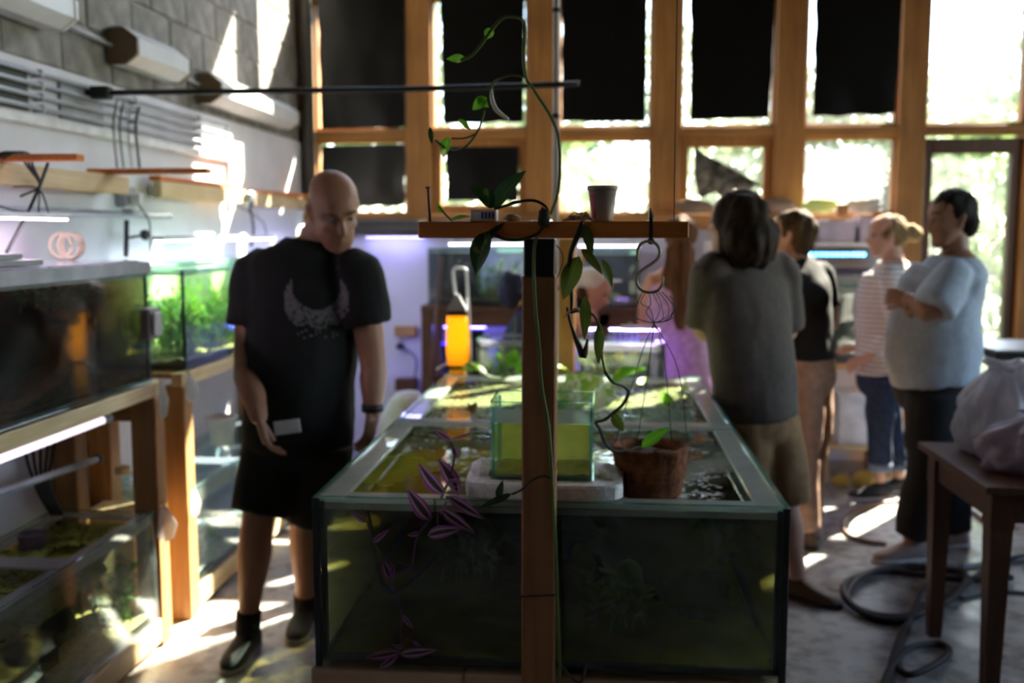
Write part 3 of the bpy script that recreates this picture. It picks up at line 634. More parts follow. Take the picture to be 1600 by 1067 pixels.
t = thing('clip_lamp', 'silver clip with black cable hanging at the end of the sunlit rail', 'clamp', (-1.95, 5.45, 1.6)); part(t, 'body', lump((-1.95, 5.47, 1.76), .03, .05, .045, .4, 3, 10), m_metal, smooth=True); part(t, 'spring', MB().tube([(-1.95 + .03 * math.cos(a), 5.45 + .03 * math.sin(a), 1.80 - .002 * a) for a in range(14)], .006, 6), m_metal, smooth=True); part(t, 'cable', MB().tube([(-1.95, 5.46, 1.73), (-1.93, 5.46, 1.6), (-1.95, 5.47, 1.5)], .008, 6, 4), m_black)
t = thing('tank_clamp', 'black clamp and hose on the rear edge of the planted tank', 'clamp', WX(195, 370, -1.95)); p = WX(198, 345, -2.0); q = WX(197, 400, -1.98); part(t, 'post', MB().tube([p, q], .011, 8), m_black); part(t, 'knob', lump(WX(226, 367, -1.95), .022, .022, .022, .3, 2, 8), m_black); part(t, 'arm', MB().tube([WX(198, 372, -1.99), WX(226, 367, -1.95)], .006, 6), m_black)
# black rod spanning from the wall to the white pipe
pL = WX(166, 145, -1.98); YP = 3.93
pR = W(905, 131, YP)
t = thing('black_rod', 'long black rod crossing the room from the conduits to the white pipe', 'rod', pL); part(t, 'rod', MB().tube([pL, W(640, 139, (pL.y + YP) / 2 + .03), pR], .0115, 8, 4), m_black, smooth=True); part(t, 'wall_joint', MB().box(pL - V((.085, .025, .025)), pL + V((.02, .025, .025)), .006), m_black)
pp = W(868.5, 200, YP + .026)
t = thing('white_pipe', 'white plastic pipe from the ceiling down into the display tank', 'pipe', (pp.x, pp.y, .6)); part(t, 'pipe', MB().tube([(pp.x, pp.y, .62), (pp.x, pp.y, ZC - .001)], .0135, 10), mat('pipe_white', (.66, .56, .50), .4), smooth=True)
for z in (2.42, 2.02, 1.35): part(t, 'collar', MB().tube([(pp.x, pp.y, z), (pp.x, pp.y, z + .018)], .0155, 10), m_black, smooth=True)
# corner post and cable next to the first window
solo('corner_pipe', 'dark downpipe in the corner between the block wall and the windows', 'pipe', MB().tube([(XL + .055, 6.86, 1.75), (XL + .055, 6.86, ZC - .002)], .045, 12), mat('dark_grey_pipe', (.06, .055, .05), .5), smooth=True)
solo('ledge_pipe', 'thick dark pipe along the ledge under the two windows by the block wall', 'pipe', MB().tube([(-1.98, 6.80, 1.615), (-.30, 6.80, 1.60)], .055, 12), mat('dark_grey_pipe', (.06, .055, .05), .5), smooth=True)
# ================================================================== display tank in the middle
def film_and_light(stops, lo_, hi_):
    m, nt, b, out = newmat('film_and_light'); nt.nodes.remove(b)
    n1 = N(nt, 'ShaderNodeTexNoise', Scale=2.6, Detail=4); nt.links.new(coords(nt), n1.inputs['Vector']); n2 = N(nt, 'ShaderNodeTexNoise', Scale=1.3, Detail=2); nt.links.new(coords(nt, (1.6, 1, 1)), n2.inputs['Vector'])
    c = ramp(nt, n2.outputs[0], stops)
    df = N(nt, 'ShaderNodeBsdfDiffuse'); tl = N(nt, 'ShaderNodeBsdfTranslucent'); nt.links.new(c, df.inputs[0]); nt.links.new(c, tl.inputs[0])
    a = N(nt, 'ShaderNodeMixShader'); a.inputs[0].default_value = .35; nt.links.new(df.outputs[0], a.inputs[1]); nt.links.new(tl.outputs[0], a.inputs[2])
    tr = N(nt, 'ShaderNodeBsdfTransparent'); mx = N(nt, 'ShaderNodeMixShader'); nt.links.new(ramp(nt, n1.outputs[0], [(.44, (lo_, lo_, lo_)), (.56, (hi_, hi_, hi_))]), mx.inputs[0])
    nt.links.new(tr.outputs[0], mx.inputs[1]); nt.links.new(a.outputs[0], mx.inputs[2]); nt.links.new(mx.outputs[0], out.inputs[0]); return m
TX0, TX1, TY0, TY1, TZ0, TZ1 = -.716, .466, 2.405, 4.60, .470, .914
w_olive = water_mat('olive_water', (.55, .52, .10), 9.0, refl=1.0, bump=.08, bscale=9)
m_algae = mat('algae_floor', (.14, .13, .01), .9, col2=(.36, .31, .03), scale=5, bump=.5)
dt = aquarium('display_aquarium', 'large open glass aquarium of olive water in the middle of the room', TX0, TX1, TY0, TY1, TZ0, TZ1, .880, w_olive, m_algae, brace=(3.41,), rim=.062, g=.012, gravel=.02, rimm=glass('sheen_rim', (.6, .66, .58), haze=.72, hazecol=(.80, .84, .78), grime=.22))  # rim haze whitened in place of the grazing window reflection
for x in (TX0 + .002, TX1 - .012):
    for y in (TY0 - .004,): part(dt, 'corner_seal', MB().box((x - .004, y, TZ0), (x + .014, y + .01, TZ1), .002), m_silicone)
part(dt, 'algae_film', MB().box((TX0 + .03, TY1 - .028, TZ0 + .03), (TX1 - .03, TY1 - .018, .87), .002), mat('algae_wall', (.10, .12, .01), .95, col2=(.28, .28, .03), scale=5))
for k, (x, y, z, r_) in enumerate(((.15, 3.0, .60, .17), (-.18, 3.2, .62, .16), (.3, 3.5, .64, .15), (-.05, 3.7, .60, .2), (.28, 2.75, .57, .1))):
    part(dt, 'driftwood', lump((x, y, z), r_, r_ * 1.1, r_ * .62, .5, 30 + k, 16, lo=(TX0 + .02, TY0 + .02, TZ0 + .015), hi=(TX1 - .02, TY1 - .03, .87)), m_root, smooth=True)
part(dt, 'air_line', MB().tube([(-.60, 2.50, .87), (-.58, 2.7, .56), (-.50, 3.3, .54), (-.48, 4.2, .55)], .006, 6, 5), m_black)
for k, (x, y, h) in enumerate(((-.38, 2.95, .20), (.05, 2.62, .15), (.33, 3.15, .22))): part(dt, 'water_plant', weeds((x, y, .53), .09, .09, h, 16, 60 + k, .06, .012), m_weed, kind='stuff')
gs = lump((.085, 2.52, .70), .035, .03, .035, .1, 2, 10); part(dt, 'marimo_ball', gs, m_weed, smooth=True)
mb = MB(); mb.grid(lambda u, v: (TX0 + .016 + u * .60, TY0 + .016 + v * 1.0, .8806), 8, 8)
part(dt, 'film_and_light', mb, film_and_light([(.35, (.20, .24, .03)), (.5, (.48, .44, .03)), (.65, (.40, .26, .02))], .10, .60), label='olive-yellow glow of the lit bottom, painted on the near left water')  # diffuse sheet coloured like the sunlit bottom showing through the water
mb = MB(); mb.grid(lambda u, v: (TX0 + .016 + u * (TX1 - TX0 - .032), 3.42 + v * (TY1 - 3.436), .8806), 8, 8)
part(dt, 'film_and_light', mb, film_and_light([(.35, (.15, .19, .08)), (.5, (.24, .27, .14)), (.65, (.18, .22, .10))], .3, .65), label='pale green film on the far half of the water')
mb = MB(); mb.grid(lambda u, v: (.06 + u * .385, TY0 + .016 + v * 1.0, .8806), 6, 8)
part(dt, 'film_and_light', mb, film_and_light([(.35, (.46, .52, .42)), (.5, (.60, .64, .56)), (.65, (.40, .44, .34))], .0, .62), label='pale reflections painted on the near right water')  # pale patches colour in bright reflections on the dark water
# duckweed and floating fragments
def floaters(n, zone, seed, r0, r1, z):
    rr = random.Random(seed); mb = MB(); c = 0
    while c < n:
        x, y = rr.uniform(TX0 + .08, TX1 - .08), rr.uniform(TY0 + .08, TY1 - .08); c += .25
        if not zone(x, y, rr): continue
        c += .75; k = rr.uniform(r0, r1); a0 = rr.uniform(0, 6.3); q = V((x, y, z + rr.uniform(0, .0015)))
        mb.add([q + V((k * math.cos(a0 + a * 1.257), k * math.sin(a0 + a * 1.257), rr.uniform(-.0006, .0008))) for a in range(5)], [[0, 1, 2, 3, 4]])
    return mb
m_duck = mat('duckweed', (.13, .18, .05), .3, col2=(.28, .33, .14), scale=30)
solo('duckweed', 'pale green duckweed floating on the far half of the display tank', 'duckweed', floaters(3000, lambda x, y, r: y > 3.48 and noise.noise(V((x * 3, y * 2.2, 0))) + .35 * r.random() > -.22, 1, .006, .012, .8812), m_duck, kind='stuff')
solo('duckweed', 'glistening duckweed floating at the near right corner of the display tank', 'duckweed', floaters(1500, lambda x, y, r: y < 3.38 and x > .08 and noise.noise(V((x * 9, y * 5, 3))) > .02 and (x > .22 or y > 2.8), 2, .004, .011, .8812), mat('glossy_duckweed', (.42, .46, .36), .12, col2=(.66, .70, .60), spec=.9, scale=30), kind='stuff')
solo('duckweed', 'olive duckweed in the near left of the display tank along the middle brace', 'duckweed', floaters(700, lambda x, y, r: y < 3.38 and x < .08 and y > 2.72 and noise.noise(V((x * 6, y * 4, 8))) + (y - 3.0) * .7 > .05, 3, .004, .010, .8812), mat('olive_duckweed', (.10, .12, .03), .3, col2=(.30, .33, .14), scale=30), kind='stuff')
# stand
st = thing('tank_stand', 'timber stand under the display tank', 'stand', (-.125, 3.5, 0))
xs = W(725, 1055, TY0 - .01).x
part(st, 'front_board', MB().box((TX0 - .01, TY0 - .015, .385), (xs - .002, TY0 + .03, .469), .003), wood('pinkish_board', (.50, .30, .20), (.62, .42, .30), 'x'))
part(st, 'front_board', MB().box((xs + .002, TY0 - .015, .385), (TX1 + .004, TY0 + .03, .469), .003), wood('pinkish_board', (.50, .30, .20), (.62, .42, .30), 'x'))
for x in (TX0, TX1 - .05): part(st, 'side_rail', MB().box((x, TY0 + .031, .385), (x + .05, TY1, .469), .003), m_rack('y'))
for k in range(8): part(st, 'deck_board', MB().box((TX0 + .051, TY0 + .035 + k * .27, .45), (TX1 - .051, TY0 + .30 + k * .27, .469), .002), m_rack('x'))
for x in (TX0 + .06, TX1 - .15):
    for y in (TY0 + .05, 3.45, TY1 - .14): part(st, 'leg', MB().box((x, y, 0), (x + .09, y + .09, .384), .004), m_rack('z'))

# ================================================================== post and shelf in front
PY = 2.30
a, b_ = W(815, 700, PY), W(868, 700, PY); pz = W(840, 431, PY).z; pt = W(840, 373, PY).z
t = thing('timber_post', 'dark timber post standing in front of the display tank', 'post', ((a.x + b_.x) / 2, PY + .04, 0))
part(t, 'shaft', MB().box((a.x, PY, 0), (b_.x, PY + .08, pz), .004), wood('post_timber', (.26, .095, .03), (.42, .18, .06), 'z', .55, .8))
part(t, 'bracket_sleeve', MB().box((a.x + .004, PY - .004, pz), (b_.x - .003, PY + .084, pt), .003), m_blackgloss, label='black metal sleeve at the top of the post')
part(t, 'wire_tie', MB().tube([(a.x - .003, PY - .003, W(840, 932, PY).z), (b_.x + .003, PY - .003, W(840, 928, PY).z), (b_.x + .003, PY + .083, W(840, 930, PY).z), (a.x - .003, PY + .083, W(840, 930, PY).z), (a.x - .003, PY - .003, W(840, 932, PY).z)], .0025, 5), m_black)
part(t, 'knot', MB().lathe([(.012, 0), (.008, .0015)], (0, 0, 0), 12), m_dark('z')) if 0 else None
SY = 2.245
s0, s1 = W(653, 359, SY), W(1077, 359, SY); zb, ztp = W(865, 372.3, SY).z, W(865, 346, SY).z
t = thing('shelf_board', 'reddish narrow shelf board on top of the post', 'shelf', ((s0.x + s1.x) / 2, SY, zb))
part(t, 'board', MB().box((s0.x, SY, zb + .0005), (s1.x, SY + .14, ztp), .003), m_red('x'))
for x in (a.x + .02, b_.x - .02): part(t, 'screw', MB().lathe([(.004, 0), (.004, .002), (.002, .003)], (x, SY + .07, ztp), 8), m_metal)
def on_shelf(px, dy=.07): p = W(px, 346, SY + dy); return V((p.x, SY + dy, ztp + .0006))
c = on_shelf(941, .06)
t = thing('plastic_cup', 'cream plastic plant pot with a red mark, standing on the shelf board', 'cup', c)
sc_ = .0335
part(t, 'body', MB().lathe([(.0235, 0), (.0245, .004), (.0325, .072), (.031, .072), (.0228, .005)], c, 24), mat('cream_plastic', (.55, .42, .34), .45, trans=.25), smooth=True)
part(t, 'rim', MB().lathe([(.0335, .070), (.0355, .072), (.0355, .080), (.0325, .0805), (.0325, .070)], c, 24, cap=False), mat('cream_plastic', (.55, .42, .34), .45, trans=.25), smooth=True)
mb = MB()
mb.grid(lambda u, v: c + V(((.0247 + .0075 * v) * math.cos(-2.72 + u * .55), (.0247 + .0075 * v) * math.sin(-2.72 + u * .55), .006 + .055 * v)), 6, 4); part(t, 'red_label', mb, mat('red_print', (.55, .02, .03), .4), label='red mark on the pot')
c = on_shelf(672, .05)
t = thing('long_nail', 'dark nail standing upright at the left end of the shelf board', 'nail', c); part(t, 'shank', MB().tube([c, c + V((-.004, 0, .075))], .0032, 8), m_black, smooth=True); part(t, 'head', MB().tube([c + V((-.004, 0, .0755)), c + V((-.0042, 0, .0795))], .0065, 8), m_black)
c = on_shelf(757, .05)
t = thing('small_carton', 'small white carton with purple print on the shelf board', 'box', c); part(t, 'box', MB().box(c + V((-.031, -.02, 0)), c + V((.030, .02, .027)), .002), m_white); 
for k in range(4): part(t, 'print', MB().box(c + V((-.005 + k * .008, -.0208, .006)), c + V((.0008 + k * .008, -.0201, .021)), .0002), mat('purple_print', (.09, .06, .25), .5))
c = on_shelf(800, .07); solo('dry_scraps', 'dry leaf scraps on the shelf board beside the carton', 'leaf scrap', lump(c + V((0, 0, .0085)), .02, .012, .0085, .4, 3, 8), mat('dry_leaf', (.35, .28, .2), .8, scale=40), smooth=True)
c = on_shelf(902, .03); solo('dry_roots', 'tangle of pale dry roots on the shelf board left of the cup', 'roots', (lambda mb, rr: [mb.tube([c + V((rr.uniform(-.04, .03), rr.uniform(-.015, .02), .002)), c + V((rr.uniform(-.02, .02), rr.uniform(-.01, .02), rr.uniform(.008, .022))), c + V((rr.uniform(-.03, .04), rr.uniform(-.015, .02), .002))], .0016, 5, 4) for _ in range(16)] and mb)(MB(), random.Random(5)), mat('pale_root', (.45, .36, .26), .8))
solo('hanging_string', 'thin string hanging down to the right end of the shelf board', 'string', MB().tube([W(1053, 348, SY + .06), W(1053, -60, SY + .06) + V((0, 0, 2.2))], .0012, 5), m_black)
# strap, hook, string hanger, coir basket
hp = W(1017, 362, SY)
t = thing('strap_clip', 'black strap clipped over the right end of the shelf board', 'clip', hp); 
part(t, 'strap', MB().box((hp.x - .0045, SY - .004, zb - .004), (hp.x + .0045, SY - .0008, ztp + .012), .0008).box((hp.x - .0045, SY - .004, ztp + .001), (hp.x + .0045, SY + .143, ztp + .004), .0008), m_blackgloss)
part(t, 'tip', MB().tube([V((hp.x, SY - .002, ztp + .008)), V((hp.x - .003, SY - .002, ztp + .03))], [.007, .001], 6), m_blackgloss); part(t, 'ring', MB().tube([V((hp.x + .006 * math.cos(q), SY - .010, zb - .006 + .006 * math.sin(q))) for q in [i * .5236 for i in range(13)]], .0018, 6), m_black)
HY = SY - .010
hk = [(996, 406), (997, 388), (1005, 379), (1016, 377), (1026, 382), (1031, 393), (1027, 405), (1015, 414), (1003, 422), (995, 433), (996, 446), (1003, 454), (1014, 457), (1026, 455), (1034, 446), (1036, 434)]
solo('s_hook', 'brownish metal S hook hanging from the shelf strap', 'hook', MB().tube([W(x, y, HY) for x, y in hk], .0034, 8, 4, round_cap=True), mat('rusty_metal', (.40, .33, .26), .4, metal=.3), smooth=True)
BY = 2.615; bc = W(1016, 735, BY); bz = .884
nb = MB(); rr = random.Random(9)
top = W(1016, 457, HY); knot = W(1022, 505, HY + .02)
for k in range(7):
    a_ = W(1004 + k * 5, 456, HY); nb.tube([a_, W(998 + k * 9 + rr.uniform(-6, 6), 472 + rr.uniform(-6, 8), HY + .005), W(1000 + k * 9 + rr.uniform(-9, 9), 490 + rr.uniform(-8, 8), HY + .01), knot], .0010, 5, 5)
for k in range(3): nb.tube([W(1046 + k * 5, 462 + k * 8, HY), W(1056 - k * 3, 478 + 6 * k, HY), W(1040 + 3 * k, 500, HY), knot], .0010, 5, 5)
br = .098; rim_z = bz + .135
for k, (px, py) in enumerate(((1000, 560), (1011, 590), (1038, 560), (1060, 580))):
    ang = [2.9, 1.9, .9, -.1][k]; e = V((bc.x + br * math.cos(ang), BY + br * .9 * math.sin(ang), rim_z - .01))
    nb.tube([knot, W(px, py, (HY + BY) / 2 + .05 * math.sin(ang)), e], .0011, 5, 6)
solo('string_hanger', 'knotted black string hanger between the S hook and the coir basket', 'string', nb, m_black)
t = thing('coir_basket', 'round brown coir basket hanging over the display tank', 'basket', (bc.x, BY, bz))
m_coir = mat('coir', (.12, .035, .012), .95, col2=(.34, .115, .045), scale=35, bump=.9)
pr = [(.072, 0), (.083, .012), (.093, .07), (br + .002, .118), (br + .005, .132), (br - .006, .138), (br - .016, .125), (br - .022, .09)]
mb = MB(); rings = []
for r_, z in pr:
    rings.append([V((bc.x, BY, bz)) + V(((r_ + .006 * noise.noise(V((3 * math.cos(q), 3 * math.sin(q), z * 30)))) * math.cos(q), (r_ + .006 * noise.noise(V((3 * math.cos(q), 3 * math.sin(q), z * 30)))) * math.sin(q), z + .007 * noise.noise(V((2 * math.cos(q), 2 * math.sin(q), 7))) * (z > .1))) for q in [i * 2 * math.pi / 40 for i in range(40)]])
part(t, 'shell', mb.loft(rings), m_coir, smooth=True)
hb = MB(); rr = random.Random(4)
for _ in range(2600):
    q = rr.uniform(0, 6.283); z = rr.uniform(.0, .14); r_ = .074 + (br - .070) * min(1, z / .12); p = V((bc.x + r_ * math.cos(q), BY + r_ * math.sin(q), bz + z)); d = V((math.cos(q) + rr.uniform(-.8, .8), math.sin(q) + rr.uniform(-.8, .8), rr.uniform(-.7, .9 if z < .12 else 1.8))).normalized() * rr.uniform(.008, .022); s = V((-d.y, d.x, .3 * d.z)).normalized() * .0006
    hb.add([p - s, p + s, p + d], [[0, 1, 2]])
part(t, 'fibres', hb, m_coir, kind='stuff'); part(t, 'soil', lump((bc.x, BY, bz + .105), .078, .078, .018, .4, 5, 12, 4), mat('dark_soil', (.05, .025, .012), .95, scale=40, bump=.6), smooth=True)

# ================================================================== small tank on the white foam block
fx0, fx1 = W(724, 770, 2.45).x, W(975, 770, 2.45).x
mb = MB(); n = 40; fz0, fz1 = .9168, .953
out_ = []
for i in range(n):
    q = 2 * math.pi * i / n; cx, sx = math.cos(q), math.sin(q); ex = math.copysign(abs(cx) ** .35, cx); ey = math.copysign(abs(sx) ** .35, sx)
    jit = 1 + .035 * noise.noise(V((4 * cx, 4 * sx, 2))) ; out_.append(((fx0 + fx1) / 2 + (fx1 - fx0) / 2 * ex * jit, 2.555 + .135 * ey * jit))
mb.loft([[V((x, y, fz0)) for x, y in out_], [V((x, y, fz1 - .006)) for x, y in out_], [V((.5 * (fx0 + fx1) + (x - .5 * (fx0 + fx1)) * .985, 2.555 + (y - 2.555) * .97, fz1)) for x, y in out_]])
mb.add(lump((fx0 + .045, 2.56, .955), .042, .06, .030, .25, 6, 10).v, lump((fx0 + .045, 2.56, .955), .042, .06, .030, .25, 6, 10).f); mb.add(lump((fx1 - .035, 2.55, .952), .034, .06, .026, .3, 9, 10).v, lump((fx1 - .035, 2.55, .952), .034, .06, .026, .3, 9, 10).f)
solo('foam_slab', 'rough white foam slab lying across the front rim of the display tank', 'foam', mb, mat('white_foam', (.92, .87, .88), .85, scale=60, bump=.4))
nx0, nx1 = W(766, 760, 2.475).x, W(928, 760, 2.475).x
w_lime = water_mat('lime_water', (.80, .80, .30), 1.2, bump=.04)
nt_ = aquarium('nano_aquarium', 'small open glass tank of yellow-green water on the white foam slab', nx0, nx1, 2.47, 2.655, .9535, 1.152, 1.098, w_lime, gravel_mat('yellow_sediment', (.5, .45, .05), (.72, .66, .12)), rim=0, g=.005, gravel=.012, seam=glass('cyan_edge', (.5, .85, .88), haze=.6, hazecol=(.35, .75, .78)))
part(nt_, 'algae_film', MB().box((nx0 + .009, 2.645, .967), (nx1 - .009, 2.6475, 1.09), .0005), mat('lime_algae', (.62, .62, .26), .9, col2=(.86, .84, .44), scale=12, trans=.85))

# ================================================================== plants
def leaf_mesh(base, tip, wd, nrm, fold=.25, droop=.15, nu=9, nv=4, sharp=.8, wave=.0):
    base, tip, nrm = V(base), V(tip), V(nrm).normalized(); ax = tip - base; L = ax.length; d = ax / L; s = d.cross(nrm).normalized(); nn = s.cross(d)
    def P(u, v):
        wv = wd * (math.sin(math.pi * min(1, u ** sharp)) ** .85 * (1 - .15 * u)); e = (v - .5) * 2
        return base + d * (L * u) + s * (e * wv / 2) + nn * (abs(e) * fold * wv / 2 + droop * L * (u * (1 - u)) + wave * wd * math.sin(9 * u + 2 * e) * abs(e))
    return MB().grid(P, nu, nv, uv=True)
def leafmat2(name, stops, noisec=None, trans=.35, rough=.35):
    """stops over the distance from the midrib (0) to the margin (1)"""
    m, nt, b, out = newmat(name); tc = N(nt, 'ShaderNodeTexCoord'); sp = N(nt, 'ShaderNodeSeparateXYZ'); nt.links.new(tc.outputs['UV'], sp.inputs[0])
    s1_ = N(nt, 'ShaderNodeMath', _operation='SUBTRACT'); nt.links.new(sp.outputs[1], s1_.inputs[0]); s1_.inputs[1].default_value = .5
    s2_ = N(nt, 'ShaderNodeMath', _operation='ABSOLUTE'); nt.links.new(s1_.outputs[0], s2_.inputs[0]); s3_ = N(nt, 'ShaderNodeMath', _operation='MULTIPLY'); nt.links.new(s2_.outputs[0], s3_.inputs[0]); s3_.inputs[1].default_value = 2
    c = ramp(nt, s3_.outputs[0], stops)
    if noisec:
        nz = N(nt, 'ShaderNodeTexNoise', Scale=noisec[1], Detail=3); nt.links.new(coords(nt, (2.2, 1, 1), 'Object'), nz.inputs['Vector']); c = mixrgb(nt, ramp(nt, nz.outputs[0], [(noisec[2], (0, 0, 0)), (noisec[2] + .08, (1, 1, 1))]), c, noisec[0])
    nt.links.new(c, b.inputs['Base Color']); b.inputs['Roughness'].default_value = rough
    tr = N(nt, 'ShaderNodeBsdfTranslucent'); nt.links.new(c, tr.inputs[0]); mx = N(nt, 'ShaderNodeMixShader'); mx.inputs[0].default_value = trans
    nt.links.new(b.outputs[0], mx.inputs[1]); nt.links.new(tr.outputs[0], mx.inputs[2]); nt.links.new(mx.outputs[0], out.inputs[0]); MATS[name] = m; return m
l_dark = leafmat2('dark_pothos_leaf', [(0, (.06, .13, .02)), (.12, (.012, .05, .012)), (1, (.014, .045, .012))], ((.18, .26, .06), 14, .60), .25)
l_pothos = leafmat2('pothos_leaf', [(0, (.35, .5, .06)), (.1, (.14, .40, .02)), (1, (.10, .34, .02))], ((.5, .58, .15), 18, .6), .5)
l_varieg = leafmat2('variegated_leaf', [(0, (.72, .80, .40)), (.15, (.42, .66, .10)), (.8, (.36, .60, .07)), (1, (.18, .42, .03))], ((.92, .93, .76), 13, .48), .5)
l_olive = leafmat2('fleshy_leaf', [(0, (.20, .25, .03)), (.1, (.12, .17, .02)), (1, (.10, .15, .015))], None, .30)
l_trad = leafmat2('purple_stripe_leaf', [(0, (.10, .02, .08)), (.16, (.05, .05, .02)), (.34, (.07, .07, .04)), (.44, (.55, .30, .48)), (.62, (.50, .22, .42)), (.74, (.17, .04, .12)), (.9, (.42, .08, .34)), (1, (.50, .12, .42))], None, .4, .25)
m_stem = mat('green_stem', (.09, .14, .02), .5); m_dstem = mat('dark_stem', (.03, .035, .012), .6); m_pstem = mat('purple_stem', (.07, .02, .05), .5)
TOCAM = V((0, -1, .25))
def plant(name, label, cat, loc): return thing(name, label, cat, loc)
def stem(t, pts, r, m=None, k=5): part(t, 'stem', MB().tube(pts, r, 6, k), m or m_stem, smooth=True)
def lf(t, base, tip, wd, m, nrm=None, **kw): part(t, 'leaf', leaf_mesh(base, tip, wd, nrm or TOCAM + V((R.uniform(-.4, .4), 0, R.uniform(-.3, .3))), **kw), m, smooth=True)
def PX(*l, Y): return [W(x, y, Y) for x, y in l]
# -- dark-leaved climber on the shelf and down the post
fy = SY - .012
t = plant('climbing_pothos', 'dark pothos climbing the post, big dark leaves at the shelf, trailing up to the rod', 'plant', W(845, 350, fy))
stem(t, PX((857, 345), (855, 328), (846, 318), (830, 313), (806, 316), (788, 322), (772, 326), Y=SY + .03), .0035, m_dstem)
lf(t, W(771, 325, SY + .03), W(733, 293, SY + .00), .050, l_dark, V((.3, -1, .8)), fold=.5); lf(t, W(772, 327, SY + .03), W(823, 266, SY + .02), .052, l_dark, V((-.5, -1, .6)), fold=.4)
stem(t, PX((858, 342), (846, 358), (838, 366), (815, 374), (788, 373), (764, 362), Y=fy), .004, m_dstem)
lf(t, W(763, 361, fy), W(744, 430, fy - .01), .055, l_dark, V((-.4, -1, .2)), fold=.45); lf(t, W(752, 388, fy - .004), W(790, 347, fy + .005), .022, l_dark, V((-.5, -1, .2)), fold=.8)
stem(t, PX((858, 348), (838, 372), (834, 410), (836, 470), (842, 540), (846, 600), (856, 660), (861, 720), (864, 780), (868, 850), (870, 930), (873, 1000), (876, 1090), Y=PY - .012), .0045, m_stem, 4)
stem(t, PX((864, 750), (850, 744), (832, 750), (815, 765), (800, 772), Y=PY - .012), .003, m_dstem); lf(t, W(800, 771, PY - .012), W(748, 793, PY - .02), .018, l_dark, fold=.3); lf(t, W(778, 780, PY - .014), W(786, 750, PY - .012), .020, l_dark, fold=.3)
stem(t, PX((872, 1035), (905, 1067), (915, 1040), Y=PY - .012), .003, m_dstem)
UY = 2.42
stem(t, PX((860, 335), (872, 300), (875, 250), (871, 208), (856, 175), (832, 138), (822, 122), (818, 90), (820, 55), (817, 32), (802, 26), (786, 28), (770, 44), (750, 72), (735, 88), (720, 94), Y=UY), .0040, m_stem, 4)
lf(t, W(728, 92, UY), W(697, 92, UY), .022, l_pothos); lf(t, W(768, 44, UY), W(759, 62, UY), .026, l_pothos)
stem(t, PX((822, 120), (800, 117), (782, 122), (769, 132), (768, 146), Y=UY), .003)
part(t, 'aerial_root', MB().tube(PX((768, 140), (769, 156), (776, 172), (793, 186), Y=UY), [.003, .005, .0055, .004], 8, 5, round_cap=True), mat('pale_shoot', (.72, .72, .55), .5), smooth=True)
lf(t, W(760, 152, UY), W(738, 172, UY), .030, l_pothos); lf(t, W(746, 152, UY), W(764, 168, UY), .022, l_pothos)
stem(t, PX((757, 172), (752, 192), (742, 212), (728, 228), (710, 236), (694, 230), (680, 218), Y=UY), .0028)
lf(t, W(700, 214, UY), W(693, 247, UY), .030, l_pothos); lf(t, W(672, 198, UY), W(675, 226, UY), .013, l_dark); lf(t, W(716, 186, UY), W(736, 204, UY), .016, l_pothos); stem(t, PX((742, 210), (725, 216), (705, 216), Y=UY), .002)
stem(t, PX((706, 345), (696, 335), (686, 322), Y=SY + .05), .0025); lf(t, W(690, 334, SY + .05), W(682, 314, SY + .05), .012, l_pothos); lf(t, W(704, 344, SY + .06), W(736, 338, SY + .06), .020, l_pothos, V((0, -.6, 1)))
part(t, 'node', lump(W(850, 340, fy), .013, .012, .022, .4, 6, 10), m_dstem, smooth=True)
# -- fleshy vine hanging from the shelf to the basket
vy = SY - .008
t = plant('fleshy_vine', 'fleshy-leaved vine hanging from the shelf board down into the coir basket', 'plant', W(905, 350, vy))
stem(t, PX((910, 345), (905, 362), (893, 392), (889, 425), (893, 455), (893, 490), Y=vy), [.004, .007, .006, .005, .005, .003], m_dstem)
stem(t, PX((893, 488), (908, 486), (924, 490), (933, 502), (940, 530), (941, 560), (946, 582), Y=vy), .0026, m_dstem)
q = [W(946, 582, vy), W(958, 597, vy + .05), W(974, 603, vy + .1), W(982, 613, vy + .14), W(973, 632, vy + .18), W(958, 645, vy + .2), W(944, 656, vy + .22), W(931, 660, vy + .23), W(938, 672, vy + .24), W(946, 693, vy + .27), W(962, 706, vy + .29), W(985, 704, vy + .31), W(1002, 699, vy + .33)]
stem(t, q, .0042, m_dstem)
lf(t, W(905, 400, vy), W(880, 469, vy - .01), .050, l_olive, V((-.3, -1, .2)), fold=.2); lf(t, W(913, 350, vy), W(925, 402, vy), .026, l_olive, V((.3, -1, 0))); lf(t, W(908, 388, vy), W(942, 430, vy), .024, l_olive, V((.4, -1, .3)))
lf(t, W(940, 405, vy + .02), W(956, 450, vy + .02), .026, l_olive, V((.6, -1, 0))); lf(t, W(914, 462, vy), W(913, 531, vy), .029, l_olive, V((.3, -1, 0))); lf(t, W(938, 504, vy), W(935, 571, vy), .026, l_olive, V((-.2, -1, 0)))
lf(t, q[5], W(974, 674, vy + .22), .030, l_olive); lf(t, q[12], W(1049, 667, vy + .33), .036, l_pothos, V((0, -1, .9)), fold=.3)
stem(t, PX((862, 375), (880, 400), (872, 430), (862, 442), Y=SY + .1), .0014, m_dstem)
part(t, 'aerial_root', MB().tube(PX((881, 497), (890, 487), (902, 483), (908, 491), Y=vy), [.0015, .003, .004, .003], 6, 4), mat('pinkish_root', (.55, .30, .20), .6), smooth=True)
part(t, 'dark_tendril', MB().tube(PX((886, 480), (893, 510), (904, 540), (912, 556), (918, 530), Y=vy + .05), [.003, .004, .007, .009, .003], 6, 4), m_dstem, smooth=True)
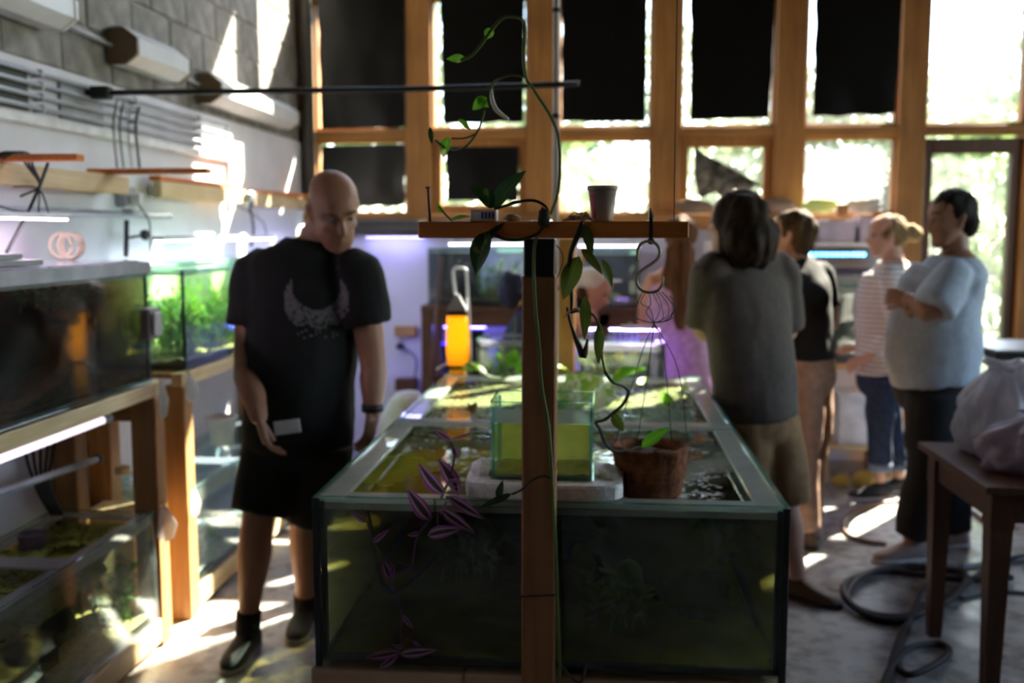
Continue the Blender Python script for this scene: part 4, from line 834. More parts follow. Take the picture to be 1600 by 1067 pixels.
# -- variegated pothos in the tank
vy = 4.10
t = plant('variegated_pothos', 'bright variegated pothos growing out of the middle of the display tank', 'plant', (0, vy, .885))
rt = W(905, 655, vy); rt.z = .87
for bx, by, tx, ty, wd, m_, dy in ((905, 600, 872, 628, .085, l_varieg, 0), (925, 588, 880, 612, .09, l_varieg, .05), (942, 590, 905, 628, .085, l_varieg, -.04), (930, 575, 898, 560, .07, l_varieg, .1), (950, 598, 1008, 575, .06, l_pothos, .08), (948, 585, 938, 560, .05, l_varieg, .12), (900, 630, 868, 640, .05, l_pothos, -.03), (958, 610, 930, 640, .075, l_varieg, -.08), (915, 618, 885, 645, .07, l_varieg, -.06), (880, 575, 866, 572, .04, l_varieg, .1), (938, 636, 918, 655, .05, l_varieg, -.08), (968, 622, 945, 625, .04, l_varieg, -.02)):
    dy = dy * .5 + (.16 if max(by, ty) < 600 else (-.02 if max(by, ty) < 622 else -.2))
    lf(t, W(bx, by, vy + dy), W(tx, ty, vy + dy - .06), wd * 1.45, m_, V((R.uniform(-.5, .5), -.7, 1)), fold=.25, droop=.2, wave=.08); stem(t, [rt, (rt + W(bx, by, vy + dy)) / 2 + V((0, .03, .04)), W(bx, by, vy + dy)], .003)
stem(t, [rt] + PX((960, 625), (990, 628), (1030, 640), (1055, 632), (1068, 610), (1072, 590), Y=4.1), .004, mat('yellow_stem', (.35, .42, .06), .5)); lf(t, W(1050, 632, 4.1), W(1034, 612, 4.1), .05, l_pothos); lf(t, W(996, 598, 4.15), W(1010, 590, 4.15), .03, l_varieg)
# -- pothos at the far end by the lantern
t = plant('trailing_pothos', 'green pothos leaves at the far end of the display tank beside the orange lantern', 'plant', W(800, 600, 4.4))
rt = W(790, 590, 4.45); stem(t, [rt] + PX((795, 560), (803, 530), (806, 495), Y=4.45), .004); 
for bx, by, tx, ty, wd in ((790, 562, 812, 560, .075), (783, 553, 775, 556, .03), (800, 572, 806, 545, .07), (745, 572, 720, 576, .05), (748, 578, 738, 565, .04)): lf(t, W(bx, by, 4.45), W(tx, ty, 4.43), wd, l_pothos); 
stem(t, [rt] + PX((770, 590), (755, 582), (742, 574), (725, 570), Y=4.42), .0035)
lf(t, W(760, 582, 4.42), W(735, 566, 4.4), .025, l_varieg); lf(t, W(820, 566, 4.5), W(806, 588, 4.45), .05, l_pothos); stem(t, PX((812, 575), (780, 596), (760, 602), (740, 598), Y=4.4), .003)
# -- purple-striped trailing plant at the front left
ty_ = 2.385
t = plant('purple_striped_plant', 'purple-striped trailing plant spilling over the front rim left of the post', 'plant', W(690, 790, ty_))
Y1 = 2.50
stem(t, PX((704, 690), (709, 708), (708, 728), (700, 752), (692, 772), (684, 790), (676, 806), Y=2.44), .003, m_pstem)
stem(t, PX((740, 800), (715, 790), (697, 775), Y=2.42), .003, m_pstem)
for bx, by, tx, ty, wd, Y_ in ((704, 688, 677, 670, .018, 2.45), (705, 687, 744, 673, .008, 2.45), (708, 697, 716, 718, .016, 2.45), (714, 762, 684, 716, .042, 2.45), (716, 775, 700, 722, .030, 2.46), (694, 772, 653, 722, .044, 2.43), (672, 812, 635, 762, .042, 2.40), (700, 752, 721, 751, .011, 2.43), (697, 770, 723, 769, .011, 2.42), (700, 775, 756, 811, .030, 2.40), (688, 806, 700, 780, .010, 2.40),
                                (668, 836, 722, 826, .034, ty_), (690, 796, 742, 833, .030, ty_), (573, 816, 547, 796, .017, ty_), (582, 847, 609, 827, .016, ty_), (655, 833, 636, 836, .014, ty_), (610, 904, 598, 873, .024, ty_), (612, 904, 616, 878, .014, ty_), (628, 960, 647, 983, .014, ty_), (626, 1018, 570, 1028, .026, ty_), (622, 1022, 590, 1046, .020, ty_), (626, 1022, 684, 1015, .026, ty_), (630, 1012, 612, 1006, .014, ty_), (645, 1002, 658, 1010, .010, ty_)):
    lf(t, W(bx, by, Y_), W(tx, ty, Y_ - .012), wd, l_trad, fold=.35, sharp=.75)
stem(t, PX((676, 806), (664, 822), (652, 840), (647, 862), (645, 886), (652, 893), Y=ty_), .0028, m_pstem); stem(t, PX((645, 884), (628, 894), (611, 904), (618, 930), (628, 959), (625, 985), (627, 1012), Y=ty_), .0025, m_pstem)
stem(t, PX((684, 800), (684, 830), (684, 850), Y=ty_), .002, m_pstem); stem(t, PX((566, 795), (574, 818), (584, 848), Y=ty_), .002, m_pstem); stem(t, PX((584, 848), (602, 870), (630, 880), (646, 884), Y=ty_), .0016, m_pstem); stem(t, PX((628, 985), (640, 998), (655, 1007), Y=ty_), .0018, m_pstem); stem(t, PX((679, 778), (680, 805), Y=2.41), .002, m_pstem)
# -- thin reddish shoot by the middle brace
t = plant('reddish_shoot', 'small brownish shoot standing at the middle brace of the display tank', 'plant', W(738, 664, 3.4)); stem(t, PX((738, 672), (737, 650), (735, 635), Y=3.4), .003, mat('red_stem', (.25, .12, .06), .6)); lf(t, W(736, 645, 3.4), W(745, 628, 3.4), .03, mat('brown_leaf', (.30, .20, .04), .6)); lf(t, W(737, 645, 3.4), W(731, 629, 3.4), .02, mat('brown_leaf', (.30, .20, .04), .6))
# ================================================================== people
def remesh(mb, voxel, smooth=2, disp=None, name='body'):
    me = mb.mesh(name); o = bpy.data.objects.new('tmp_' + name, me); COL.objects.link(o)
    md = o.modifiers.new('r', 'REMESH'); md.mode = 'VOXEL'; md.voxel_size = voxel; md.adaptivity = 0
    dg = bpy.context.evaluated_depsgraph_get(); dg.update(); r = bpy.data.meshes.new_from_object(o.evaluated_get(dg))
    bpy.data.objects.remove(o); bpy.data.meshes.remove(me)
    bm = bmesh.new(); bm.from_mesh(r)
    for _ in range(smooth): bmesh.ops.smooth_vert(bm, verts=bm.verts, factor=.5, use_axis_x=True, use_axis_y=True, use_axis_z=True)
    if disp:
        bm.normal_update()
        ds = [disp(v.co, v.normal) for v in bm.verts]
        for v, d_ in zip(bm.verts, ds): v.co += v.normal * d_
    bm.to_mesh(r); bm.free(); r.name = name; return r
def join_mesh(me, mb):
    bm = bmesh.new(); bm.from_mesh(me); t_ = mb.mesh('t'); bm.from_mesh(t_); bm.to_mesh(me); bm.free(); bpy.data.meshes.remove(t_); return me
def folds(amp, fx=7, fz=5, seed=0):
    return lambda c, n: amp * noise.fractal(V((c.x * fx + seed, c.y * fx, c.z * fz)), 1, 2, 3) + amp * .8 * noise.noise(V((c.x * 3 + c.z * 9, c.y * 3 - c.z * 7, seed)))
HEADP = [(-.112, .022, .082, .045), (-.102, .040, .091, .028), (-.083, .053, .093, .0), (-.060, .060, .094, -.035), (-.035, .062, .092, -.062), (-.012, .067, .090, -.080), (.014, .070, .086, -.091), (.032, .073, .092, -.096), (.055, .075, .092, -.100), (.08, .071, .083, -.097), (.10, .058, .062, -.083), (.114, .038, .032, -.058), (.121, .014, .003, -.03)]
def add_head(mb, c, f, up, s):
    f = V(f).normalized(); up = (V(up) - f * f.dot(V(up))).normalized(); sd_ = up.cross(f)
    def at(x, y, z): return c + sd_ * (x * s) + f * (y * s) + up * (z * s)
    rings = []
    for z, a, yf, yb in HEADP:
        m_, h = (yf + yb) / 2, (yf - yb) / 2; ring = []
        for i in range(24):
            q = 2 * math.pi * i / 24; cx, sy = math.cos(q), math.sin(q)
            ex = math.copysign(abs(cx) ** .9, cx); ring.append(at(a * ex, m_ + h * sy, z))
        rings.append(ring)
    mb.loft(rings)
    mb.tube([at(0, .088, .028), at(0, .100, .004), at(0, .116, -.022), at(0, .098, -.034)], [.007 * s, .009 * s, .0125 * s, .008 * s], 8, round_cap=True)
    for k in (-1, 1):
        mb.tube([at(k * .009, .098, -.028), at(k * .013, .094, -.03)], .0075 * s, 8, round_cap=True)
        mb.tube([at(k * .012, .094, .034), at(k * .035, .088, .038), at(k * .055, .070, .030)], [.006 * s, .007 * s, .005 * s], 6, round_cap=True)
        mb.tube([at(k * .070, .002, -.028), at(k * .076, -.006, -.008), at(k * .080, -.016, .018), at(k * .076, -.004, .028)], [.008 * s, .010 * s, .012 * s, .008 * s], 8, round_cap=True)
        mb.tube([at(k * .02, .088, -.012), at(k * .048, .070, -.014)], .012 * s, 8, round_cap=True)
    for z, r_ in ((-.053, .0065), (-.064, .0075)): mb.tube([at(-.022, .086, z), at(0, .095, z), at(.022, .086, z)], [.004 * s, r_ * s, .004 * s], 8, round_cap=True)
    mb.tube([at(-.012, .084, -.098), at(.012, .084, -.098)], .013 * s, 8, round_cap=True)
    return at
def add_hand(mb, wr, d, pn, thumb, s=1.0, curl=.35, spread=.10):
    """wr wrist, d direction to the fingers, pn direction the palm faces, thumb +1/-1 along d x pn"""
    d = V(d).normalized(); pn = V(pn); pn = (pn - d * d.dot(pn)).normalized(); sv = d.cross(pn).normalized() * thumb
    kn = wr + d * .088 * s
    mb.tube([wr - d * .02, wr + d * .02 * s, wr + d * .06 * s, kn], [(.026 * s, .019 * s), (.033 * s, .016 * s), (.040 * s, .015 * s), (.039 * s, .012 * s)], 10, side=sv, round_cap=True)
    for k, (off, L) in enumerate(((.031, .074), (.0105, .084), (-.0105, .078), (-.031, .060))):
        p = kn + sv * off * s - d * .008 * s; dd = (d + sv * spread * (off / .031)).normalized(); pts = [p - d * .02 * s, p]; a = 0
        for j, fr in enumerate((.45, .30, .25)):
            a += curl * (1, 1.2, .8)[j] * (.85 + .1 * k); v_ = dd * math.cos(a) + pn * math.sin(a); p = p + v_ * L * fr * s; pts.append(p)
        mb.tube(pts, [.0088 * s, .0092 * s, .0086 * s, .0080 * s, .0066 * s], 8, round_cap=True)
    tb_ = wr + d * .025 * s + sv * .028 * s; t1 = (d * .75 + sv * .65 + pn * .25).normalized(); t2 = (d * .95 + sv * .18 + pn * .3).normalized()
    mb.tube([tb_ - t1 * .015, tb_ + t1 * .022 * s, tb_ + t1 * .036 * s + t2 * .012 * s, tb_ + t1 * .036 * s + t2 * .045 * s], [.014 * s, .012 * s, .0105 * s, .008 * s], 8, round_cap=True)
def shoe_mb(an, d, s=1.0, floor=0.0, infl=0.0):
    d = V((d[0], d[1], 0)).normalized(); sd_ = V((-d.y, d.x, 0)); up = V((0, 0, 1)); base = V((an.x, an.y, floor)); mb = MB(); rings = []
    for y, w_, h in ((-.078, .016, .045), (-.070, .030, .075), (-.045, .036, .098), (.0, .037, .105), (.045, .040, .082), (.09, .045, .062), (.13, .046, .050), (.165, .038, .042), (.185, .024, .032), (.192, .010, .02)):
        ring = []
        for i in range(14):
            q = 2 * math.pi * i / 14; cx, sz = math.cos(q), math.sin(q); zz = h / 2 + (h / 2) * math.copysign(abs(sz) ** .6, sz); ring.append(base + d * (y * s) + sd_ * ((w_ + infl) * s * math.copysign(abs(cx) ** .7, cx)) + up * (zz * s + .006))
        rings.append(ring)
    sole = MB(); sr = []
    for y, w_ in ((-.084, .018), (-.072, .034), (-.03, .039), (.04, .039), (.09, .047), (.135, .049), (.17, .040), (.193, .020), (.198, .008)):
        ring = []
        for i in range(12):
            q = 2 * math.pi * i / 12; cx, sz = math.cos(q), math.sin(q); ring.append(base + d * (y * s) + sd_ * (w_ * s * cx) + up * (.012 + .012 * math.copysign(abs(sz) ** .4, sz)))
        sr.append(ring)
    return mb.loft(rings), sole.loft(sr)
UPV = V((0, 0, 1))
def torso_mb(p, infl, lo='crotch', hem=None):
    mb = MB(); T_ = p['torso']; pts = [c for c, a, b_ in T_]; rs = [(a + infl, b_ + infl) for c, a, b_ in T_]
    P_, Q_ = spline([V(x) for x in pts], rs, 4); return P_, Q_
def make_person(name_label, p):
    """p: joints in room coordinates"""
    f = V(p['f']).normalized(); L_ = UPV.cross(f).normalized(); side = L_; s = p.get('s', 1.0)
    if 'side' in p: side = V(p['side'])
    loc = V((p['pelvis'].x, p['pelvis'].y, 0)); t = thing('person', name_label, 'person', loc)
    skin = p['skin']; hf = V(p['hf']).normalized(); hup = V(p.get('hup', (0, 0, 1))); hs = p.get('hs', 1.0)
    pel, wai, che, nk, hd = p['pelvis'], p['waist'], p['chest'], p['neck'], p['head']
    shl = (p['shL'] + p['shR']) / 2; sw = (p['shL'] - p['shR']).length / 2
    (pa, pb), (wa, wb), (ca, cb) = p['rp'], p['rw'], p['rc']
    axis = (nk - che).normalized()
    tor = [(pel - (wai - pel).normalized() * .09, pa * .80, pb * .80), (pel, pa, pb), (wai, wa, wb), (che, ca, cb), (che.lerp(shl, .6), max(ca * .98, sw * .92), cb * .92), (shl + axis * .005, sw + .01, cb * .66), (shl.lerp(nk, .55) + axis * .025, sw * .58, cb * .56), (nk + axis * .012, p.get('nw', .058) + .006, p.get('nw', .058) + .004)]
    def tor_rings(infl, a=0, b_=99, k=4):
        P_, Q_ = spline([V(x[0]) for x in tor], [(x[1] + infl, x[2] + infl) for x in tor], k); P_, Q_ = P_[a:b_], Q_[a:b_]; return tube_rings(P_, Q_, 24, side)
    armr = p.get('ra', .047); legr = p.get('rl', .083)
    body = MB(); body.loft(tor_rings(-.012))
    body.tube([nk - axis * .03, nk + axis * .02, nk.lerp(hd, .5) - hf * .012, hd - hup * .06 * hs - hf * .015], [p.get('nw', .058) * 1.06, p.get('nw', .058), p.get('nw', .058) * .96, .056], 14, 3)
    add_head(body, hd, hf, hup, hs)
    for k, K in ((1, 'L'), (-1, 'R')):
        sh, el, wr = p['sh' + K], p['el' + K], p['wr' + K]
        body.tube([sh - (sh - shl).normalized() * .03, sh.lerp(el, .35), el, el.lerp(wr, .3), wr], [armr * 1.12, armr * 1.02, armr * .82, armr * .86, armr * .55], 12, 3, round_cap=True)
        hp, kn, an = p['hip' + K], p['kn' + K], p['an' + K]
        body.tube([hp, hp.lerp(kn, .5), kn, kn.lerp(an, .3), kn.lerp(an, .75), an], [legr * .80, legr * .82, legr * .62, legr * .66, legr * .43, legr * .40], 14, 3, round_cap=True)
        if p.get('bare'): pass
    me = remesh(body, p.get('vox', .010), 1, None, 'body')
    hb_ = MB()
    for k, K in ((1, 'L'), (-1, 'R')):
        h = p.get('hand' + K)
        if h: add_hand(hb_, p['wr' + K], h[0], h[1], h[2], h[3] if len(h) > 3 else 1.0, h[4] if len(h) > 4 else .35)
    if hb_.v: join_mesh(me, hb_)
    part(t, 'body', me, skin, smooth=True)
    # eyes
    sd_ = hup.cross(hf).normalized(); hu = hf.cross(sd_).normalized() if hf.cross(sd_).dot(hup) > 0 else -hf.cross(sd_).normalized()
    for k in (-1, 1):
        ec = hd + sd_ * (k * .032 * hs) + hf * (.079 * hs) + hu * (.016 * hs)
        e = part(t, 'eye', lump(ec, .0115, .0115, .0115, 0, 0, 10), mat('eye_white', (.24, .21, .20), .4), smooth=True)
        part(e, 'iris', lump(ec + hf * .0075, .0058, .0058, .0058, 0, 0, 8), mat('iris', (.03, .02, .015), .15), smooth=True)
    if p.get('brow'):
        bb = MB()
        for k in (-1, 1): bb.tube([hd + sd_ * (k * x * hs) + hf * (y * hs) + hu * (z * hs) for x, y, z in ((.014, .100, .040), (.035, .095, .046), (.056, .077, .038))], [.003, .004, .002], 6)
        part(t, 'eyebrows', bb, p['brow'])
    # shirt
    sm = MB(); sm.loft(tor_rings(.006, p.get('hemi', 3), 26)); sl = p.get('sleeve', .62)
    for K in 'LR':
        sh, el, wr = p['sh' + K], p['el' + K], p['wr' + K]; lo = p.get('loose', 1.0)
        if sl <= 1: e_ = sh.lerp(el, sl); sm.tube([sh.lerp(shl, .25), sh, sh.lerp(e_, .5), e_], [armr * 1.35, armr * 1.45, armr * 1.42 * lo, armr * 1.40 * lo], 16, 3)
        else: sm.tube([sh.lerp(shl, .25), sh, sh.lerp(el, .5), el, el.lerp(wr, .5), el.lerp(wr, sl - 1)], [armr * 1.3, armr * 1.35, armr * 1.25, armr * 1.1, armr * 1.05, armr * .85], 16, 3)
    if p.get('nosleeve'):
        sm = MB(); sm.loft(tor_rings(.006, p.get('hemi', 3), 20))
    shirt = part(t, 'shirt' if not p.get('nosleeve') else 'top', remesh(sm, .013, 2, folds(p.get('fold', .008), seed=loc.x * 9), 'shirt'), p['shirt'], smooth=True)
    # trousers
    tm = MB(); tm.loft(tor_rings(.002, 0, p.get('hemi', 3) + 1) + tor_rings(-.016, p.get('hemi', 3) + 1, max(p.get('hemi', 3) + 3, p.get('waisti', 8)))); w_ = p.get('wide', 1.0); ln = p.get('len', .97)
    for K in 'LR':
        hp, kn, an = p['hip' + K], p['kn' + K], p['an' + K]
        if ln < .6: e_ = hp.lerp(kn, ln * 2); tm.tube([hp + UPV * .04, hp.lerp(e_, .5), e_], [legr * 1.14, legr * 1.10 * w_, legr * 1.06 * w_], 16, 3)
        else: e_ = kn.lerp(an, (ln - .5) * 2); tm.tube([hp + UPV * .04, hp.lerp(kn, .5), kn, kn.lerp(e_, .5), e_], [legr * 1.14, legr * 1.0 * w_, legr * .82 * w_, legr * .80 * w_, legr * .74 * w_ * p.get('flare', 1)], 16, 3)
    part(t, p.get('legname', 'trousers'), remesh(tm, .013, 2, folds(.006, seed=3 + loc.y), 'trousers'), p['trousers'], smooth=True)
    if p.get('cuff'):
        for K in 'LR':
            kn, an = p['kn' + K], p['an' + K]; e_ = kn.lerp(an, (ln - .5) * 2); d_ = (an - kn).normalized(); part(t, 'cuff', MB().tube([e_ - d_ * .045, e_ + d_ * .004], legr * .74 * w_ + .006, 14), p['cuff'], smooth=True)
    for K in 'LR':
        up_, so = shoe_mb(p['an' + K], p['toe' + K], p.get('ss', 1.0)); sh_ = part(t, 'shoe', up_, p['shoe'], smooth=True); part(sh_, 'sole', so, p.get('sole', m_black), smooth=True)
        if p.get('sock'): an = p['an' + K]; part(t, 'sock', MB().tube([an + UPV * -.03, an + (p['kn' + K] - an).normalized() * .075], [legr * .47, legr * .49], 12), p['sock'], smooth=True)
    return t, shirt, L_, hu
def skinm(n_, a, b_): return mat(n_, a, .5, col2=b_, scale=5, sss=.15, bump=.04, bs=80)
sk1 = skinm('skin_tan', (.36, .17, .105), (.44, .22, .14)); sk2 = skinm('skin_pale', (.56, .31, .22), (.64, .37, .27)); sk3 = skinm('skin_brown', (.30, .15, .09), (.37, .19, .12))
cb_black = mat('black_cotton', (.006, .006, .0065), .9, scale=30); cb_short = mat('black_twill', (.007, .007, .008), .9, scale=30)
def hairm(n_, a, b_): return mat(n_, a, .75, col2=b_, scale=30, stretch=(1, 1, .12), bump=.5, spec=.2)
def hairblob(c, f, rs, off, amp=.10, seed=0, n=22):
    f = V((f[0], f[1], 0)).normalized(); L_ = UPV.cross(f); mb = MB()
    def P(u, v):
        th = u * 2 * math.pi; ph = v * math.pi; d = V((math.cos(th) * math.sin(ph), math.sin(th) * math.sin(ph), math.cos(ph)))
        k = 1 + amp * noise.noise(V((d.x * 3, d.y * 3, d.z * 1.2 + seed))) + amp * .5 * noise.noise(V((d.x * 9, d.y * 9, d.z * 2 + seed)))
        return c + L_ * (d.x * rs[0] * k + off[0]) + f * (d.y * rs[1] * k + off[1]) + UPV * (d.z * rs[2] * k + off[2])
    return mb.grid(P, n, n)
def strands(mb, roots, n, seed, r=.004):
    rr = random.Random(seed)
    for _ in range(n):
        k = rr.random() * (len(roots) - 1); i = int(k); a = k - i; pts = [roots[i][j].lerp(roots[min(i + 1, len(roots) - 1)][j], a) + V((rr.uniform(-.012, .012), rr.uniform(-.012, .012), rr.uniform(-.01, .01))) for j in range(len(roots[0]))]
        mb.tube(pts, [r] * (len(pts) - 1) + [r * .3], 5, 3)
    return mb

# ---- bald person in black
Y = 3.60
p = dict(f=(.30, -.95, 0), hf=(.50, -.76, -.54), hup=(.15, -.45, .88), hs=1.13, skin=sk1, shirt=cb_black, trousers=cb_short, shoe=mat('black_canvas', (.012, .012, .013), .7), sole=mat('grey_sole', (.30, .29, .28), .6), sock=mat('black_sock', (.014, .014, .015), .95),
    pelvis=W(467, 688, Y), waist=W(468, 600, Y), chest=W(473, 490, Y), neck=W(492, 386, Y + .03), head=W(521, 329, Y - .04),
    shL=W(560, 424, Y - .02), shR=W(400, 426, Y), elL=W(583, 570, Y), elR=W(386, 578, Y - .07), wrL=W(582, 640, Y - .05), wrR=W(404, 650, Y - .25),
    hipL=W(512, 700, Y), hipR=W(425, 700, Y - .01), knL=W(478, 812, 3.70), knR=W(403, 812, 3.52), anL=W(477, 955, 3.78), anR=W(386, 985, 3.50), toeL=(.05, -1, 0), toeR=(-.05, -1, 0),
    rp=(.205, .145), rw=(.200, .150), rc=(.205, .145), ra=.060, rl=.096, nw=.066, len=.46, wide=1.04, sleeve=.56, loose=1.12, hemi=3, legname='shorts', brow=mat('brow_hair', (.10, .05, .03), .8), vox=.008,
    handL=((-.1, -.15, -1), (-.9, .2, 0), 1, 1.05, .3), handR=((.28, -.04, -1), (.85, .25, 0), -1, 1.05, .35))
m1, shirt1, L1, _ = make_person('bald person in a black printed T-shirt and black shorts, looking down beside the display tank', p)
part(m1, 'wrist_band', MB().tube([p['wrL'] + V((0, 0, .022)), p['wrL'] + V((0, 0, -.006))], .040, 14), m_black, smooth=True)
# grey worn print: a plain bowl shape breaking up into flecks (generic stand-in)
bv = BVHTree.FromPolygons([v.co + loc_ for v in shirt1.data.vertices for loc_ in [V((p['pelvis'].x, p['pelvis'].y, 0))]], [list(pl.vertices) for pl in shirt1.data.polygons])
fd = V(p['f']).normalized(); c0 = W(494, 470, Y); rr = random.Random(12); mb = MB(); st_ = .0068
def hitp(a, h): 
    o_ = c0 + L1 * a + UPV * h + fd * .5; r_ = bv.ray_cast(o_, -fd); return r_[0] + r_[1] * .0022 if r_[0] is not None else None
for i in range(-18, 19):
    for j in range(-26, 18):
        x, z = i * st_, j * st_; rad = math.hypot(x, z - .01); inner = math.hypot(x, z - .065)
        on = rad < .115 and inner > .088 and z < .085
        if z < -.01: on = on and rr.random() < .95 - (-.01 - z) * 4.6
        if -.135 < z < -.075 and abs(x) < .07 and rad >= .1: on = rr.random() < .18
        if not on: continue
        q = [hitp(x + a * st_ / 2, z + b2 * st_ / 2) for a, b2 in ((-1, -1), (1, -1), (1, 1), (-1, 1))]
        if all(q): mb.add(q, [[0, 1, 2, 3]])
part(m1, 'chest_print', lump(hitp(.004, -.158) , .013, .013, .018, .1, 3, 8, hi=None), mat('grey_print', (.14, .13, .14), .8, var=.3, scale=60)) if 0 else None
part(m1, 'chest_print', mb, mat('grey_print', (.14, .13, .14), .8, var=.3, scale=60), label='worn grey print on the chest', kind='stuff')
hw = p['wrR'] + V((.05, -.03, -.05)); cc = W(449, 667, hw.y - .005)
solo('white_card', 'white card held in the hand of the bald person', 'card', MB().box((-.045, -.004, -.024), (.045, .004, .024), .003, Matrix.Translation(cc) @ Euler((0, -.12, .15)).to_matrix().to_4x4()), m_paper)

# ---- long-haired person in grey
Y = 4.22
p = dict(f=(-.50, .86, 0), hf=(-.80, .58, -.05), hs=1.05, skin=sk2, shirt=mat('grey_jersey', (.115, .088, .072), .9, scale=40, var=.1), trousers=mat('tan_canvas', (.30, .165, .07), .9, scale=25), shoe=mat('brown_leather', (.11, .065, .04), .6), sole=m_black,
    pelvis=W(1183, 655, Y), waist=W(1176, 575, Y), chest=W(1166, 480, Y), neck=W(1160, 396, Y), head=W(1148, 350, Y),
    shL=W(1108, 424, Y - .06), shR=W(1222, 424, Y + .10), elL=W(1098, 515, Y + .02), elR=W(1230, 520, Y + .20), wrL=W(1150, 505, Y + .28), wrR=W(1170, 515, Y + .34),
    hipL=W(1160, 668, Y - .05), hipR=W(1208, 668, Y + .06), knL=W(1160, 790, Y + .02), knR=W(1226, 790, Y + .06), anL=W(1165, 925, Y + .05), anR=W(1246, 900, Y + .05), toeL=(-.5, .86, 0), toeR=(.75, -.5, 0),
    rp=(.190, .130), rw=(.190, .135), rc=(.195, .135), ra=.054, rl=.098, len=.47, wide=1.15, sleeve=.92, loose=1.05, hemi=4, legname='shorts', handL=((1, .1, 0), (0, -1, 0), 1), handR=((-1, .2, 0), (0, -1, 0), -1))
m2, *_ = make_person('long-haired person in a grey T-shirt and brown shorts, at the display tank', p)
hd, f_ = p['head'], V((-.80, .58, 0)).normalized(); hm = hairm('dark_brown_hair', (.018, .010, .006), (.06, .032, .018)); hb_ = MB()
for bl_ in (hairblob(hd, f_, (.098, .118, .112), (0, -.028, .03), .10, 1), hairblob(hd - UPV * .06, f_, (.122, .12, .125), (0, -.060, -.01), .16, 2), hairblob(hd - UPV * .03 - V((-f_.y, f_.x, 0)) * -.0 , f_, (.11, .10, .12), (-.03, -.065, -.055), .16, 3)): hb_.add(bl_.v, bl_.f)
part(m2, 'hair', remesh(hb_, .012, 1, folds(.012, 26, 4, 2), 'hair'), hm, smooth=True)

# ---- person in black tee and tan trousers
Y = 5.02
p = dict(f=(-.86, .50, 0), hf=(-.95, .30, -.12), hs=1.0, skin=sk2, shirt=cb_black, trousers=mat('sand_cotton', (.46, .27, .18), .85, scale=20), shoe=mat('brown_leather', (.11, .065, .04), .6), sole=m_black,
    pelvis=W(1258, 585, Y), waist=W(1260, 530, Y), chest=W(1258, 460, Y), neck=W(1246, 405, Y), head=W(1234, 370, Y),
    shL=W(1225, 432, Y - .14), shR=W(1284, 428, Y + .12), elL=W(1222, 505, Y - .18), elR=W(1300, 502, Y + .12), wrL=W(1200, 540, Y - .1), wrR=W(1262, 536, Y + .1),
    hipL=W(1250, 600, Y - .07), hipR=W(1268, 600, Y + .07), knL=W(1250, 715, Y - .05), knR=W(1262, 715, Y + .08), anL=W(1252, 826, Y - .02), anR=W(1256, 812, Y + .13), toeL=(-.86, .5, 0), toeR=(-.86, .5, 0),
    rp=(.180, .150), rw=(.150, .120), rc=(.155, .12), ra=.046, rl=.098, len=.99, wide=1.18, flare=1.15, sleeve=.72, hemi=6, handL=((-1, .1, -.2), (0, .4, -1), 1, .95), handR=((-1, .1, -.1), (0, -.4, -1), -1, .95))
m3, *_ = make_person('person with short brown hair in a black T-shirt and sand-coloured trousers, seen from behind', p)
hd, f_ = p['head'], V(p['hf']); hm = hairm('brown_hair', (.035, .018, .008), (.12, .07, .03)); hb_ = MB()
for bl_ in (hairblob(hd, f_, (.086, .105, .098), (0, -.022, .036), .10, 4), hairblob(hd, f_, (.080, .070, .085), (0, -.055, -.02), .14, 5)): hb_.add(bl_.v, bl_.f)
part(m3, 'hair', remesh(hb_, .011, 1, folds(.009, 22, 8, 5), 'hair'), hm, smooth=True)

# ---- person with a bun in a striped sweater
m, nt, b, out = newmat('striped_knit'); wv = N(nt, 'ShaderNodeTexWave', _wave_type='BANDS', _bands_direction='Z', Scale=11.0, Distortion=.6); nt.links.new(coords(nt), wv.inputs['Vector'])
nt.links.new(ramp(nt, wv.outputs[0], [(.14, (.22, .17, .18)), (.30, (.80, .78, .78))]), b.inputs['Base Color']); b.inputs['Roughness'].default_value = .9; m_knit = m
Y = 6.02
p = dict(f=(-.98, -.12, 0), hf=(-.97, -.10, -.18), hs=1.0, skin=sk2, shirt=m_knit, trousers=mat('blue_denim', (.018, .032, .075), .85, scale=30, var=.35), shoe=m_black, sole=mat('white_sole', (.7, .68, .66), .6),
    pelvis=W(1378, 592, Y), waist=W(1376, 540, Y), chest=W(1380, 462, Y), neck=W(1394, 407, Y), head=W(1384, 368, Y),
    shL=W(1393, 432, Y - .17), shR=W(1393, 430, Y + .17), elL=W(1402, 515, Y - .20), elR=W(1398, 512, Y + .2), wrL=W(1358, 558, Y - .15), wrR=W(1338, 545, Y + .10),
    hipL=W(1378, 605, Y - .09), hipR=W(1378, 605, Y + .09), knL=W(1374, 672, Y - .08), knR=W(1392, 672, Y + .08), anL=W(1375, 748, Y - .06), anR=W(1405, 745, Y + .10), toeL=(-1, -.15, 0), toeR=(-1, -.05, 0),
    rp=(.165, .150), rw=(.150, .135), rc=(.165, .150), ra=.046, rl=.088, len=.90, wide=1.0, sleeve=1.9, loose=1.1, cuff=mat('pale_denim', (.16, .20, .28), .9), fold=.010, hemi=5, handL=((-1, -.1, -.35), (0, .6, -.8), 1, .95), handR=((-1, -.1, .1), (0, -.5, -1), -1, .95))
m4, *_ = make_person('person with a blond bun, striped sweater and blue jeans, standing in profile', p)
hd, f_ = p['head'], V(p['hf']); hm = hairm('blond_hair', (.13, .075, .03), (.42, .28, .13)); hb_ = MB()
for bl_ in (hairblob(hd, f_, (.084, .104, .096), (0, -.022, .034), .10, 6), hairblob(hd, f_, (.074, .06, .06), (0, -.06, -.02), .12, 7), hairblob(hd, f_, (.055, .055, .055), (0, -.150, .02), .30, 8)): hb_.add(bl_.v, bl_.f)
